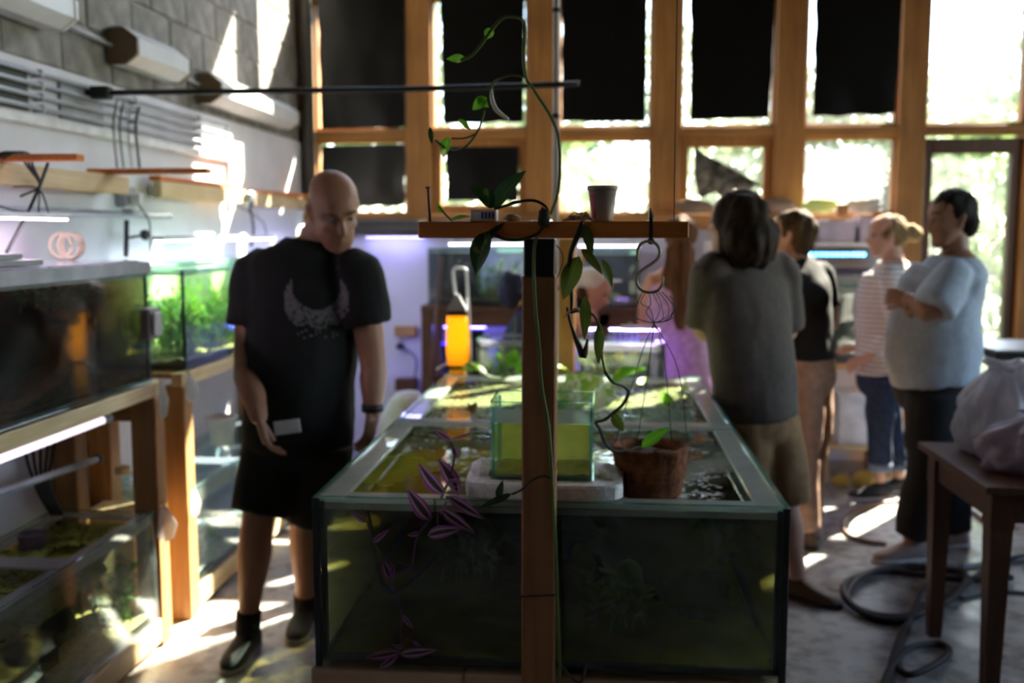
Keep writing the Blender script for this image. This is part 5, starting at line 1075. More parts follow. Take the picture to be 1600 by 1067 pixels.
part(m4, 'hair', remesh(hb_, .011, 1, folds(.010, 24, 12, 5), 'hair'), hm, smooth=True)
part(m4, 'glasses', MB().tube([hd + V(p['f']) * .098 + V((0, k * .032 + .018 * math.cos(q), .014 + .015 * math.sin(q))) for k in (-1, 1) for q in [i * .7 for i in range(10)]], .0018, 5), m_metal)

# ---- big person in blue-grey T-shirt with folded arms
Y = 4.90
p = dict(f=(-.97, -.24, 0), hf=(-.96, -.22, -.14), hs=1.08, skin=sk3, shirt=mat('blue_grey_jersey', (.42, .47, .55), .9, scale=40, var=.08), trousers=cb_short, shoe=mat('pale_suede', (.34, .26, .24), .8), sole=mat('white_sole', (.7, .68, .66), .6),
    pelvis=W(1462, 612, Y), waist=W(1458, 545, Y), chest=W(1466, 465, Y), neck=W(1492, 395, Y), head=W(1486, 344, Y),
    shL=W(1488, 432, Y - .20), shR=W(1486, 428, Y + .20), elL=W(1456, 488, Y - .28), elR=W(1436, 480, Y + .16), wrL=W(1420, 466, Y - .18), wrR=W(1418, 476, Y - .12),
    hipL=W(1458, 625, Y - .11), hipR=W(1466, 625, Y + .11), knL=W(1452, 730, Y - .10), knR=W(1478, 730, Y + .14), anL=W(1425, 842, Y - .08), anR=W(1490, 830, Y + .16), toeL=(-1, -.2, 0), toeR=(-.9, -.2, 0),
    rp=(.200, .185), rw=(.205, .215), rc=(.205, .185), ra=.060, rl=.115, len=.98, wide=1.08, sleeve=.95, loose=1.15, hemi=5, fold=.009, brow=mat('black_hair_brow', (.01, .008, .007), .8), handL=((-.75, .5, .1), (.3, .8, 0), 1, 1.0, .7), handR=((-.3, -.85, .1), (.9, -.2, 0), -1, 1.0, .8))
m5, *_ = make_person('big dark-haired person in a blue-grey T-shirt with folded arms, by the glass door', p)
hd, f_ = p['head'], V(p['hf']); hm = hairm('black_hair', (.008, .006, .005), (.022, .016, .013)); hb_ = MB()
for bl_ in (hairblob(hd, f_, (.090, .114, .098), (0, -.012, .052), .07, 9), hairblob(hd, f_, (.082, .065, .085), (0, -.066, -.005), .08, 10)): hb_.add(bl_.v, bl_.f)
part(m5, 'hair', remesh(hb_, .011, 1, folds(.006, 30, 14, 5), 'hair'), hm, smooth=True)

# ---- person with long hair in a lilac top
Y = 5.55
p = dict(f=(.12, .99, 0), hf=(.25, .95, -.1), hs=1.0, skin=sk2, shirt=mat('lilac_cotton', (.52, .34, .56), .85, scale=30), trousers=mat('grey_skirt_cloth', (.20, .17, .24), .9), shoe=m_black,
    pelvis=W(1066, 612, Y), waist=W(1062, 552, Y), chest=W(1056, 480, Y), neck=W(1060, 410, Y), head=W(1064, 372, Y),
    shL=W(1012, 440, Y), shR=W(1104, 440, Y), elL=W(1008, 520, Y + .05), elR=W(1112, 520, Y + .08), wrL=W(1030, 560, Y + .26), wrR=W(1092, 560, Y + .28),
    hipL=W(1048, 626, Y), hipR=W(1086, 626, Y), knL=W(1048, 725, Y), knR=W(1086, 725, Y), anL=W(1050, 800, Y), anR=W(1086, 800, Y), toeL=(0, 1, 0), toeR=(.1, 1, 0),
    rp=(.175, .13), rw=(.150, .115), rc=(.165, .12), ra=.046, rl=.090, len=.97, nosleeve=True, hemi=3, handL=((.6, .8, 0), (0, 0, -1), 1, .95), handR=((-.6, .8, 0), (0, 0, -1), -1, .95))
m6, *_ = make_person('person with long brown hair in a sleeveless lilac top, back turned, beyond the S hook', p)
hd = p['head']; f_ = V((.2, .98, 0)); hm = hairm('auburn_hair', (.05, .020, .010), (.17, .085, .04)); hb_ = MB()
for bl_ in (hairblob(hd, f_, (.088, .106, .100), (0, -.020, .032), .08, 11), hairblob(hd, f_, (.088, .060, .20), (-.005, -.085, -.17), .14, 12), hairblob(hd, f_, (.055, .045, .18), (-.02, -.105, -.32), .2, 13)): hb_.add(bl_.v, bl_.f)
part(m6, 'hair', remesh(hb_, .011, 1, folds(.012, 30, 4, 5), 'hair'), hm, smooth=True)

# ---- bending person in navy with a white cap, behind the post
Y = 5.75
p = dict(f=(.90, .10, 0), hf=(.80, -.25, -.55), hup=(.5, 0, .85), hs=1.0, side=(-.1, .99, 0), skin=sk2, shirt=mat('navy_cotton', (.012, .016, .05), .9, scale=30), trousers=mat('dark_trouser', (.02, .02, .03), .9), shoe=m_black,
    pelvis=W(812, 560, Y), waist=W(826, 520, Y), chest=W(860, 478, Y), neck=W(905, 458, Y), head=W(927, 452, Y - .02),
    shL=W(888, 470, Y + .17), shR=W(872, 472, Y - .18), elL=W(905, 520, Y + .2), elR=W(858, 530, Y - .26), wrL=W(925, 545, Y + .15), wrR=W(892, 500, Y - .32),
    hipL=W(806, 580, Y + .09), hipR=W(806, 580, Y - .09), knL=W(815, 690, Y + .1), knR=W(815, 690, Y - .1), anL=W(800, 785, Y + .1), anR=W(800, 790, Y - .1), toeL=(1, 0, 0), toeR=(1, 0, 0),
    rp=(.165, .13), rw=(.16, .125), rc=(.17, .125), ra=.048, rl=.09, sleeve=.7, hemi=2, handL=((.8, 0, -.6), (0, 0, -1), 1, .95), handR=((.8, -.2, .3), (0, .8, -.4), -1, .95))
m7, *_ = make_person('person in navy with a white cap, bending forward behind the timber post', p)
hd = p['head']; mb = MB(); bl_ = hairblob(hd, (.9, -.1), (.092, .108, .075), (0, -.012, .055), .03, 14); part(m7, 'cap', bl_, mat('white_cap', (.74, .72, .72), .8), smooth=True)
part(m7, 'cap_peak', lump(hd + V((.105, -.01, .05)), .06, .07, .008, .05, 1, 12), mat('white_cap', (.74, .72, .72), .8), smooth=True); part(m7, 'hair', lump(hd + V((-.05, 0, -.02)), .05, .075, .07, .15, 5, 12), hairm('brown_hair', (.06, .032, .014), (.20, .12, .05)), smooth=True)
el_ = part(m7, 'hood', lump(W(798, 452, Y - .05), .075, .11, .10, .25, 21, 16), mat('navy_cotton', (.012, .016, .05), .9, scale=30), smooth=True)
# ================================================================== back of the room: racks, aquaria and benches under the windows
BX0, BX1 = W(660, 480, 6.45).x, .62
bt = W(760, 478, 6.40).z
t = thing('back_rack', 'dark timber rack against the far wall carrying the two back tanks', 'rack', ((BX0 + BX1) / 2, 6.65, 0))
for k in range(4): part(t, 'top_board', MB().box((BX0, 6.38 + k * .14, bt - .045), (BX1, 6.38 + k * .14 + .137, bt), .003), m_dark('x'))
part(t, 'front_beam', MB().box((BX0 + .07, 6.40, bt - .13), (BX1 - .07, 6.44, bt - .046), .003), m_dark('x'))
for x in (BX0, .0, BX1 - .07):
    for y in (6.40, 6.86): part(t, 'leg', MB().box((x, y, 0), (x + .07, y + .07, bt - .046), .003), m_dark('z'))
for k in range(3): part(t, 'lower_shelf', MB().box((BX0 + .07, 6.46 + k * .13, .60), (BX1 - .07, 6.46 + k * .13 + .127, .625), .003), m_dark('x'))
w_deep = water_mat('deep_water', (.55, .60, .55), 2.0)
bz = bt + .0015
x0, x1 = W(668, 440, 6.42).x, W(826, 440, 6.42).x
ba = aquarium('glass_aquarium', 'back-wall aquarium with yellow-green plants, behind the orange lantern', x0, x1, 6.42, 6.90, bz, bz + .37, bz + .34, w_deep, m_darkg, rim=.03, gravel=.03)
part(ba, 'background_panel', MB().box((x0 + .02, 6.86, bz + .03), (x0 * .55 + x1 * .45, 6.87, bz + .36)), m_black); part(ba, 'background_panel', MB().box((x0 * .55 + x1 * .45 + .002, 6.86, bz + .03), (x1 - .02, 6.87, bz + .36)), mat('lit_blue_panel', (.45, .50, .75), .7), label='right half of the backing, coloured as if lit pale blue')  # right half coloured pale blue for the light on the backing
part(ba, 'water_plant', weeds(((x0 * .3 + x1 * .7), 6.6, bz + .04), .13, .10, .25, 26, 80, .06, .012), m_weed, kind='stuff'); part(ba, 'root_mass', lump((x0 * .72 + x1 * .28, 6.62, bz + .14), .09, .09, .12, .5, 81, lo=(x0 + .02, 6.44, bz + .012), hi=(x1 - .02, 6.85, bz + .33)), m_root, smooth=True)
part(ba, 'moss_mound', lump((x0 * .25 + x1 * .75, 6.55, bz + .06), .16, .08, .05, .4, 83, lo=(x0 + .02, 6.44, bz + .012), hi=(x1 - .02, 6.85, bz + .33)), m_moss, smooth=True)
x0, x1 = W(905, 440, 6.42).x, W(1000, 440, 6.42).x
bb = aquarium('glass_aquarium', 'dark back-wall aquarium right of the timber post, behind the hanging leaves', x0, x1, 6.42, 6.90, bz, bz + .36, bz + .33, w_deep, m_darkg, rim=.03, gravel=.02)
part(bb, 'background_panel', MB().box((x0 + .02, 6.86, bz + .03), (x1 - .02, 6.87, bz + .35)), m_black); part(bb, 'moss_mound', lump(((x0 + x1) / 2, 6.55, bz + .05), .08, .07, .03, .4, 84, lo=(x0 + .02, 6.44, bz + .012), hi=(x1 - .02, 6.85, bz + .33)), m_moss, smooth=True)
def ledx(x0, x1, y, z, label, col, s, dn=True, n=0, h=.02, wdt=.06):
    t = thing('led_light', label, 'lamp', ((x0 + x1) / 2, y, z), group='aquarium light bars')
    part(t, 'housing', MB().box((x0, y - wdt / 2, z), (x1, y + wdt / 2, z + h), .003), m_white)
    em = emission('led_%d_%d_%d' % (int(col[0] * 100), int(col[2] * 100), int(s)), col, s)
    if n:
        for k in range(n):
            cx = x0 + (k + .5) * (x1 - x0) / n; part(t, 'diode', MB().lathe([(.012, 0), (.011, .006), (.004, .009)], (0, 0, 0), 8).mesh('diode', Matrix.Translation((cx, y - wdt / 2 - .0005, z + h / 2)) @ Matrix.Rotation(math.pi / 2, 4, 'X')), em)
    else: part(t, 'diode_strip', MB().box((x0 + .01, y - wdt / 2 + .004, z - .004), (x1 - .01, y + wdt / 2 - .004, z - .0005), .001), em)
    for x in (x0 + .04, x1 - .06): part(t, 'foot', MB().box((x, y - .01, z + h), (x + .02, y + .01, z + h + .015), .002), m_grey)
    return t
ledx(W(700, 385, 6.6).x, W(825, 385, 6.6).x, 6.62, bz + .395, 'violet light bar over the back-wall aquarium behind the lantern', (.68, .66, 1), 14)
ledx(W(902, 385, 6.6).x, W(1002, 385, 6.6).x, 6.62, bz + .385, 'violet light bar over the dark back-wall aquarium', (.66, .62, 1), 14)
ledx(W(690, 500, 6.6).x, W(760, 500, 6.6).x, 6.66, bt - .16, 'deep blue light bar under the back rack', (.10, .08, 1), 30)
ledx(W(905, 500, 6.6).x, W(1030, 500, 6.6).x, 6.6, bt - .16, 'violet light bar under the right half of the back rack', (.42, .30, 1), 26)
ledx(W(560, 372, 6.7).x, W(655, 372, 6.7).x, 6.905, 1.545, 'added violet light bar, hidden behind the ledge pipe to tint the wall', (.36, .34, 1), 5)  # hidden lamp added for the lavender glow on the far wall
# things under and on the back rack
t = thing('slotted_crate', 'dark slotted plastic crate under the dark back-wall aquarium', 'crate', W(975, 520, 6.5)); x0, x1 = W(925, 500, 6.45).x, W(1018, 500, 6.45).x; zz = .6265; zt_ = bt - .17
part(t, 'body', MB().box((x0, 6.47, zz), (x1, 6.80, zt_ - .06), .006), mat('crate_navy', (.03, .03, .07), .5))
for k in range(10): part(t, 'slat', MB().box((x0 + .01 + k * (x1 - x0 - .02) / 10, 6.462, zt_ - .059), (x0 + .01 + (k + .6) * (x1 - x0 - .02) / 10, 6.47, zt_), .001), mat('crate_navy', (.03, .03, .07), .5))
for k, (px, wd, hh, c) in enumerate(((705, .14, .2, (.10, .10, .5)), (742, .12, .3, (.04, .04, .06)))):
    x = W(px, 560, 6.6).x; solo('storage_tub', ['blue storage tub', 'black storage tub'][k] + ' on the lower shelf of the back rack', 'tub', MB().lathe([(wd * .42, 0), (wd * .5, hh), (wd * .53, hh), (wd * .53, hh + .01), (wd * .47, hh + .01), (wd * .4, .01)], (x, 6.6, .6255), 20), mat('tub%d' % k, c, .5), smooth=True)
solo('walking_pole', 'thin brown pole leaning on the back rack left of the orange lantern', 'pole', MB().tube([W(690, 400, 6.36), V((W(660, 800, 6.1).x, 6.1, .004))], .013, 8), m_dark('z'), smooth=True)
t = thing('wall_socket', 'socket block with a plug low on the far wall beside the bald person', 'socket', W(632, 518, 6.97)); a_ = W(618, 525, 6.97); b2 = W(652, 509, 6.97)
part(t, 'block', MB().box((a_.x, 6.93, a_.z), (b2.x, 6.978, b2.z), .004), m_rack('x')); part(t, 'plug', lump(W(625, 541, 6.94), .03, .03, .025, .3, 5, 10), m_black, smooth=True); part(t, 'flex', MB().tube([W(625, 541, 6.93), W(650, 560, 6.93), W(647, 600, 6.93), W(652, 640, 6.93)], .006, 6, 4), m_black)
a_ = W(618, 610, 6.9); b2 = W(650, 592, 6.9); solo('wooden_block', 'dark wooden block low on the far wall under the socket', 'block', MB().box((a_.x, 6.88, a_.z), (b2.x, 6.979, b2.z), .004), m_dark('x'))
# low table with two glass tanks right behind the display tank
t = thing('low_table', 'low timber table behind the far end of the display tank', 'table', (.15, 5.15, 0)); tz = .80
for k in range(4): part(t, 'top_board', MB().box((-.55, 4.80 + k * .10, tz - .025), (.42, 4.80 + k * .10 + .097, tz), .003), m_rack('x'))
for x in (-.54, .35):
    for y in (4.81, 5.12): part(t, 'leg', MB().box((x, y, 0), (x + .06, y + .06, tz - .026), .003), m_rack('z'))
w_lit = water_mat('pale_lit_water', (.85, .95, .7), .8)
x0, x1 = W(745, 540, 4.84).x, W(862, 540, 4.84).x
c1_ = aquarium('glass_aquarium', 'clear glass tank on the low table between the orange lantern and the post', x0, x1, 4.83, 5.18, tz + .0015, 1.055, 1.02, w_lit, m_paleg, rim=.035, gravel=.02, rimm=glass('lilac_rim2', (.85, .82, .95), haze=.4, hazecol=(.66, .62, .82))); part(c1_, 'water_plant', weeds((x0 + .08, 5.0, tz + .02), .05, .1, .13, 10, 90, .05, .01), m_lush, kind='stuff')
x0, x1 = W(905, 560, 4.84).x, W(1040, 560, 4.84).x
c2_ = aquarium('glass_aquarium', 'clear glass tank on the low table beneath the S hook strings', x0, x1, 4.83, 5.18, tz + .0015, 1.05, 1.0, w_lit, m_paleg, rim=.035, gravel=.02, rimm=glass('lilac_rim2', (.85, .82, .95), haze=.4, hazecol=(.66, .62, .82)))
for k, (x, y, z, r_, c) in enumerate(((x0 + .07, 4.95, .98, .032, (.42, .48, .2)), (x0 + .20, 4.98, .96, .028, (.62, .50, .10)), (x0 + .27, 4.96, .985, .024, (.70, .58, .12)))): part(c2_, 'pond_snail_shell', MB().lathe([(.004, -r_), (r_ * .7, -r_ * .7), (r_, 0), (r_ * .7, r_ * .7), (.004, r_)], (x, y, z), 14), mat('shell%d' % k, c, .4), smooth=True)
t = thing('breeding_box', 'small clear box hanging inside the far half of the display tank', 'box', (W(1000, 640, 3.56).x, 3.6, .80)); x0, x1 = W(975, 640, 3.56).x, W(1085, 640, 3.56).x
bx_g = glass('box_glass', (.8, .88, .82), haze=.28, hazecol=(.5, .56, .46))
for a_, b2 in (((x0, 3.54, .80), (x1, 3.544, .925)), ((x0, 3.70, .80), (x1, 3.704, .925)), ((x0, 3.545, .80), (x0 + .004, 3.699, .925)), ((x1 - .004, 3.545, .80), (x1, 3.699, .925)), ((x0 + .005, 3.545, .80), (x1 - .005, 3.699, .804))): part(t, 'side', MB().box(a_, b2, .0008), bx_g)
t = thing('timber_stud', 'orange-brown timber stud standing behind the white pipe at the end of the display tank', 'post', (W(884, 480, 4.72).x, 4.72, 0)); part(t, 'shaft', MB().box((W(870, 480, 4.70).x, 4.70, 0), (W(898, 480, 4.70).x, 4.76, 1.555), .004), m_timber('z')); part(t, 'base_block', MB().box((W(866, 480, 4.70).x, 4.69, 0), (W(902, 480, 4.70).x, 4.79, .08), .004), m_timber('x'))
# orange lantern
LY = 4.78
t = thing('orange_lantern', 'orange lantern-like holder with a silver handle at the far end of the display tank', 'lantern', W(715, 580, LY))
c = W(715, 530, LY); def_z = lambda py: W(715, py, LY).z
m_or = mat('orange_plastic', (.90, .50, .03), .4, col2=(.98, .62, .06), trans=.55, scale=4)
zb0, zb1 = def_z(570), def_z(493)
mb = MB(); rings = []
for k in range(7):
    u = k / 6; hw_ = .050 + .006 * math.sin(math.pi * u); rings.append([V((c.x + hw_ * math.copysign(abs(math.cos(q)) ** .55, math.cos(q)), LY + .035 * math.copysign(abs(math.sin(q)) ** .55, math.sin(q)), zb0 + u * (zb1 - zb0))) for q in [i * 2 * math.pi / 20 for i in range(20)]])
part(t, 'body', mb.loft(rings), m_or, smooth=True)
part(t, 'upper_band', MB().box((c.x - .053, LY - .038, zb1 + .0005), (c.x + .053, LY + .038, zb1 + .022), .006), m_blackgloss); part(t, 'lower_band', MB().box((c.x - .048, LY - .036, zb0 - .018), (c.x + .048, LY + .036, zb0 - .0005), .005), m_blackgloss); part(t, 'base', MB().box((c.x - .038, LY - .03, tz + .001), (c.x + .036, LY + .03, zb0 - .0185), .004), m_or)
zt1 = def_z(460); hd_ = MB(); hd_.add([(c.x - .052, LY - .03, zb1 + .0225), (c.x + .050, LY - .03, zb1 + .0225), (c.x + .050, LY + .03, zb1 + .0225), (c.x - .052, LY + .03, zb1 + .0225), (c.x - .012, LY - .008, zt1), (c.x + .006, LY - .008, zt1), (c.x + .006, LY + .008, zt1), (c.x - .012, LY + .008, zt1)], [[0, 1, 2, 3], [4, 5, 6, 7], [0, 1, 5, 4], [1, 2, 6, 5], [2, 3, 7, 6], [3, 0, 4, 7]])
part(t, 'cap', hd_, m_metal); zl = def_z(420)
part(t, 'handle', MB().tube([V((c.x - .010, LY, zt1)), V((c.x - .020, LY, zl - .03)), V((c.x - .010, LY, zl)), V((c.x + .035, LY, zl)), V((c.x + .045, LY, zl - .03)), V((c.x + .056, LY, zb1)), V((c.x + .064, LY, zb0 - .01))], .007, 8, 4), mat('silver_tube', (.62, .63, .68), .3, metal=.6), smooth=True)
for k in (-1, 1): part(t, 'clip', MB().tube([V((c.x + k * .045, LY - .02, zb0 + .012)), V((c.x + k * .075, LY - .03, zb0 - .004)), V((c.x + k * .10, LY - .03, zb0 - .02))], .006, 6, 3), m_white, smooth=True)
# bucket-like white drum by the far left corner of the tank
c = W(665, 600, 5.0); solo('white_drum', 'pale plastic drum on the floor left of the far end of the display tank', 'drum', MB().lathe([(.14, 0), (.15, .02), (.16, .55), (.15, .60), (.10, .70), (.05, .74), (.04, .74)], (c.x - .12, 5.15, 0), 20), mat('pale_drum', (.52, .52, .62), .5), smooth=True)
ledx(x0 + .02, x1 - .02, 5.215, 1.075, 'violet light bar added behind the clear tank beneath the S hook strings', (.45, .22, 1), 16, wdt=.05)  # added lamp that throws violet onto the lilac top
# ---- bench under the right windows
WX0, WX1 = W(1095, 570, 6.5).x, 1.93
bz2 = W(1300, 568, 6.42).z
t = thing('work_bench', 'timber bench along the far wall behind the people on the right', 'bench', ((WX0 + WX1) / 2, 6.65, 0))
for k in range(4): part(t, 'top_board', MB().box((WX0, 6.42 + k * .135, bz2 - .035), (WX1, 6.42 + k * .135 + .132, bz2), .003), m_rack('x'))
for x in (WX0, WX1 - .07):
    for y in (6.43, 6.87): part(t, 'leg', MB().box((x, y, 0), (x + .07, y + .07, bz2 - .036), .003), m_rack('z'))
t = thing('wall_shelf', 'dark shelf unit above the bench with the blue light bar', 'shelf', (1.5, 6.7, bz2)); zs = W(1300, 430, 6.5).z; zs2 = W(1300, 385, 6.5).z
part(t, 'lower_shelf', MB().box((.70, 6.50, zs), (1.93, 6.90, zs + .03), .003), mat('blue_black_board', (.02, .02, .05), .5)); part(t, 'upper_shelf', MB().box((.70, 6.58, zs2), (1.93, 6.90, zs2 + .022), .003), m_white)
for x in (.70, 1.895): part(t, 'side', MB().box((x, 6.6, bz2 + .001), (x + .035, 6.89, zs - .001), .003), m_dark('z')); part(t, 'upright', MB().box((x, 6.62, zs + .031), (x + .035, 6.89, zs2 - .001), .003), m_white)
lx0, lx1 = W(1246, 397, 6.52).x, W(1352, 397, 6.52).x
ledx(lx0, lx1, 6.52, W(1300, 401, 6.5).z, 'row of bright cyan-blue diodes along the shelf behind the person with the bun', (.04, .40, 1), 5, n=13, h=.028, wdt=.04)
for k in range(3): solo('plastic_box', ['left', 'middle', 'right'][k] + ' one of the three lilac-grey plastic boxes on the shelf above the blue diodes', 'box', MB().box((1.15 + k * .26, 6.62, zs2 + .0225), (1.15 + k * .26 + .23, 6.84, zs2 + .15 + .02 * k), .008), mat('lilac_plastic', (.42, .38, .48), .5), group='boxes on the shelf')
a_ = W(1312, 357, 6.62); b2 = W(1328, 343, 6.62)
solo('timber_offcut', 'orange timber offcut standing on the plastic boxes under the window', 'wood block', MB().box((a_.x, 6.66, zs2 + .195), (b2.x, 6.74, zs2 + .27), .004), m_timber('z'))
rr = random.Random(31)
for k in range(5):
    x = .62 + k * .28; solo('sill_clutter', ['crumpled brown paper on the sill above the grey-shirted person', 'crumpled pale paper on the sill by the torn sheet', 'crumpled brown rag on the sill under the hazy window', 'yellow-green rag on the sill under the hazy window', 'pale cloth on the sill above the person with the bun'][k], 'rag', lump((x, 6.83, 1.755), .12, .035, .045, .4, 50 + k, 14), mat('rag%d' % k, [(.30, .22, .16), (.55, .48, .42), (.32, .22, .16), (.55, .62, .25), (.6, .56, .5)][k], .9, trans=.2), smooth=True)
x0, x1 = W(1230, 480, 6.5).x, W(1345, 480, 6.5).x
gt = aquarium('glass_aquarium', 'dim green aquarium on the bench behind the person with the bun', x0, x1, 6.50, 6.86, bz2 + .0015, zs - .06, zs - .14, water_mat('dim_green_water', (.45, .6, .45), 3.0), m_darkg, rim=.03)
part(gt, 'background_panel', MB().box((x0 + .02, 6.83, bz2 + .03), (x1 - .02, 6.84, zs - .15)), mat('moss_backing', (.06, .12, .04), .9))
t = thing('keyboard_tray', 'black tray at the front edge of the bench behind the sand-coloured trousers', 'tray', W(1306, 555, 6.45)); a_ = W(1285, 560, 6.44); part(t, 'tray', MB().box((a_.x, 6.425, bz2 + .001), (a_.x + .19, 6.492, bz2 + .045), .006), m_black); part(t, 'lip', MB().box((a_.x, 6.42, bz2 + .046), (a_.x + .19, 6.492, bz2 + .05), .001), m_blackgloss)
a_ = W(1310, 695, 6.35); b2 = W(1364, 620, 6.35)
t = thing('white_box', 'white cardboard box on a low board under the bench', 'box', ((a_.x + b2.x) / 2, 6.5, a_.z)); part(t, 'carton', MB().box((a_.x, 6.36, a_.z), (b2.x, 6.7, b2.z), .004), m_white); part(t, 'lid_flap', MB().box((a_.x - .002, 6.358, b2.z + .0005), (b2.x + .002, 6.702, b2.z + .01), .002), m_white)
t = thing('low_board', 'low board with feet on the floor under the white box', 'board', ((a_.x + b2.x) / 2, 6.5, 0)); part(t, 'plank', MB().box((a_.x - .12, 6.33, a_.z - .028), (1.84, 6.72, a_.z - .001), .003), m_pale('x'))
for x in (a_.x - .1, 1.77): part(t, 'foot', MB().box((x, 6.36, 0), (x + .05, 6.70, a_.z - .0285), .003), m_pale('z'))
for k, (px, r_) in enumerate(((1316, .06), (1354, .08))): c = F(px, 725); c.y = 6.3; solo('yellow_bag', ['smaller', 'larger'][k] + ' crumpled yellow bag on the floor under the bench', 'bag', lump((W(px, 716, 6.24).x, 6.24, r_ * .62), r_, r_ * .7, r_ * .75, .25, 70 + k, 14, lo=(0, 6.0, .001), hi=(3, 6.325, 1)), mat('yellow_sack', (.55, .38, .06), .6, col2=(.68, .52, .14), scale=12), smooth=True)
# dark storage under the bench
for k in range(2): solo('dark_crate', ['left', 'right'][k] + ' dark storage crate under the bench behind the people', 'crate', MB().box((.78 + k * .32, 6.48, .0005), (1.06 + k * .32, 6.82, .42 - .12 * k), .008), mat('dark_crate_plastic', (.03, .025, .035), .5))

# ================================================================== right: table, bags, hoses
ax, ay0, ay1, tz2 = 1.255, 3.27, 3.98, .76
m_tab = lambda a: wood('old_table', (.065, .022, .008), (.15, .055, .02), a, .5)
t = thing('wooden_table', 'old dark wooden table at the right edge with the bags on it', 'table', (1.75, 3.6, 0))
for k in range(5): part(t, 'top_board', MB().box((ax + k * .21, ay0, tz2 - .026), (ax + k * .21 + .2085, ay1, tz2), .004), m_tab('y'))
for a_, b2 in (((ax + .045, ay0 + .04, tz2 - .13), (ax + .070, ay1 - .04, tz2 - .027)), ((ax + .95, ay0 + .04, tz2 - .13), (ax + .975, ay1 - .04, tz2 - .027)), ((ax + .08, ay0 + .045, tz2 - .13), (ax + .945, ay0 + .07, tz2 - .027)), ((ax + .08, ay1 - .07, tz2 - .13), (ax + .945, ay1 - .045, tz2 - .027))): part(t, 'apron', MB().box(a_, b2, .002), m_tab('y'))
for x in (ax + .07, ax + .945):
    for y in (ay0 + .075, ay1 - .075): part(t, 'leg', MB().loft([[V((x + sx * w_, y + sy * w_, z)) for sx, sy in ((-1, -1), (1, -1), (1, 1), (-1, 1))] for z, w_ in ((0, .022), (.03, .024), (.5, .033), (.61, .036), (.615, .038), (.732, .038))]), m_tab('z'))
def bag(c, rx, ry, h, seed, seg=72):
    mb = MB(); c = V(c); rings = []
    pr = [(.80, .0), (.98, .10), (1.04, .28), (1.0, .48), (.86, .66), (.62, .80), (.42, .88), (.40, .94), (.55, 1.0), (.48, 1.02), (.2, .93)]; pr = [(pr[i][0] + (pr[i + 1][0] - pr[i][0]) * k / 3, pr[i][1] + (pr[i + 1][1] - pr[i][1]) * k / 3) for i in range(len(pr) - 1) for k in range(3)] + [pr[-1]]
    for r_, z in pr:
        ring = []
        for i in range(seg):
            q = 2 * math.pi * i / seg; w_ = 1 + .20 * noise.noise(V((3.2 * math.cos(q), 3.2 * math.sin(q), z * 2.6 + seed))) + .07 * abs(noise.noise(V((14 * math.cos(q), 14 * math.sin(q), z * 7 + seed)))) + .18 * noise.noise(V((8 * math.cos(q), 8 * math.sin(q), z * 4 + seed))) + .05 * math.sin(9 * q + seed + 3 * z) * (z > .5)
            ring.append(c + V((rx * r_ * w_ * math.cos(q), ry * r_ * w_ * math.sin(q), max(.0, h * z * (1 + (.10 * noise.noise(V((q, seed, z))) if z > .3 else 0))))))
        rings.append(ring)
    return mb.loft(rings)
m_bag = mat('white_bag_film', (.78, .74, .77), .32, scale=8, trans=.35, bump=.25, bs=10); m_bag2 = mat('lilac_bag_film', (.52, .42, .50), .32, scale=8, trans=.3, bump=.25, bs=10)
t = thing('plastic_bag', 'tall white translucent plastic bag at the back of the table', 'bag', (1.50, 3.84, tz2)); part(t, 'film', bag((1.515, 3.80, tz2 + .002), .165, .13, .34, 3), m_bag, smooth=True); part(t, 'contents', lump((1.515, 3.80, tz2 + .115), .11, .085, .10, .3, 5, 12), m_white, smooth=True)
t = thing('plastic_bag', 'low lilac-grey plastic bag slumped in front of the white bag', 'bag', (1.60, 3.50, tz2)); part(t, 'film', bag((1.565, 3.505, tz2 + .002), .235, .135, .21, 8), m_bag2, smooth=True); part(t, 'contents', lump((1.57, 3.505, tz2 + .08), .16, .09, .068, .3, 7, 12), m_white, smooth=True)
c = W(1570, 547, 4.9); t = thing('metal_stand', 'metal-topped timber stand at the right edge behind the bags', 'stand', (2.3, 5.1, 0)); z = W(1580, 547, 4.9).z
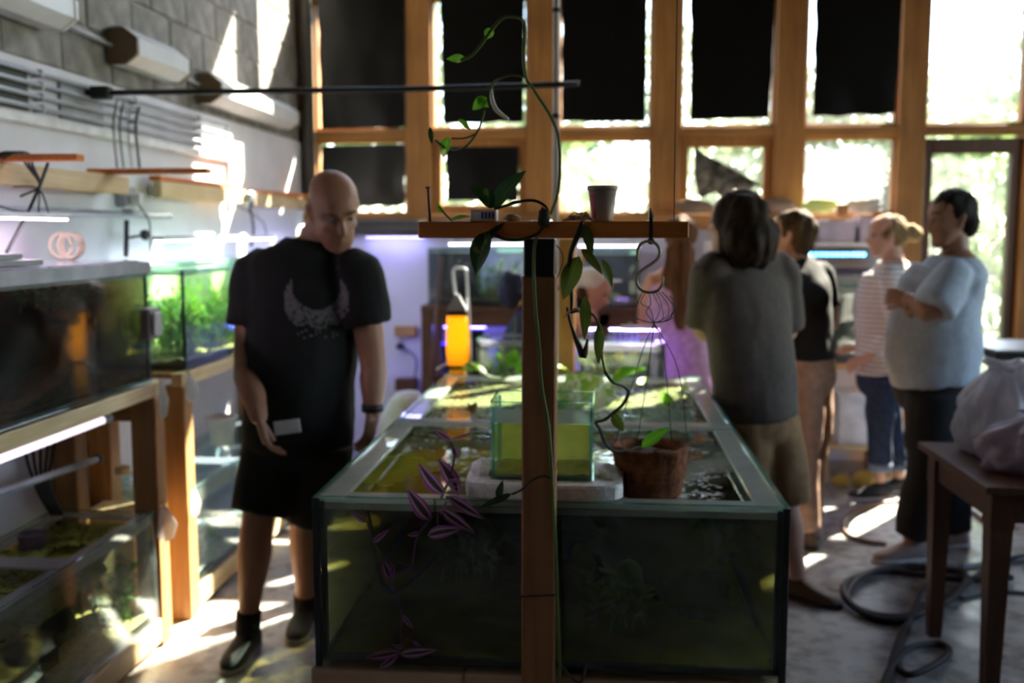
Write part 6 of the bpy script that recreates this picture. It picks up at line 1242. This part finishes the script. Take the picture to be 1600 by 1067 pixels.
part(t, 'top', MB().box((W(1556, 547, 4.9).x, 4.9, z - .012), (2.75, 5.4, z), .003), m_metal); part(t, 'frame', MB().box((W(1560, 547, 4.9).x, 4.92, z - .05), (2.73, 5.38, z - .0125), .003), m_black); 
for x in (W(1562, 547, 4.9).x, 2.66):
    for y in (4.93, 5.31): part(t, 'leg', MB().box((x, y, 0), (x + .06, y + .06, z - .051), .003), m_timber('z'))
# hoses on the floor
def fl(l, r, jit=0): return [F(x, y, r) + V((0, 0, R.uniform(0, jit))) for x, y in l]
def hose(l, r, label, m, lift=0): pts = [F(x, y, r + .001) + V((0, 0, lift * (.5 + .5 * math.sin(i * 1.7)))) for i, (x, y) in enumerate(l)]; return solo('garden_hose', label, 'hose', MB().tube(pts, r, 8, 6), m, smooth=True)
m_hose = mat('dark_hose', (.022, .015, .014), .6, spec=.3); m_bhose = mat('brown_hose', (.16, .075, .04), .4)
hose([(1385, 850), (1352, 845), (1325, 835), (1318, 815), (1345, 795), (1400, 783), (1470, 786), (1520, 800), (1545, 824), (1542, 846)], .011, 'brown hose in a wide ring around the feet of the folded-arms person', m_bhose)
hose([(1580, 905), (1520, 912), (1450, 902), (1385, 892), (1330, 910), (1318, 932), (1345, 955), (1410, 965), (1480, 945), (1510, 905), (1470, 890), (1400, 888), (1345, 908), (1325, 940), (1375, 968), (1440, 962), (1500, 925), (1560, 880), (1620, 868)], .016, 'thick dark hose coiled on the floor left of the table', m_hose, .018)
hose([(1440, 945), (1412, 985), (1398, 1020), (1390, 1062), (1395, 1110)], .014, 'dark hose running towards the camera in front of the table leg', m_hose)
hose([(1466, 900), (1440, 930), (1420, 975), (1403, 1030), (1420, 1058), (1465, 1040), (1483, 1016), (1460, 1006), (1415, 1020), (1385, 1060), (1370, 1110)], .013, 'dark hose looping under the near table leg', m_hose, .012)
hose([(1500, 885), (1545, 880), (1610, 872), (1680, 868)], .012, 'grey hose under the table towards the right edge', mat('grey_hose', (.30, .29, .32), .3))
hose([(1500, 935), (1560, 925), (1630, 930), (1700, 945)], .008, 'thin black cable under the table', m_black)
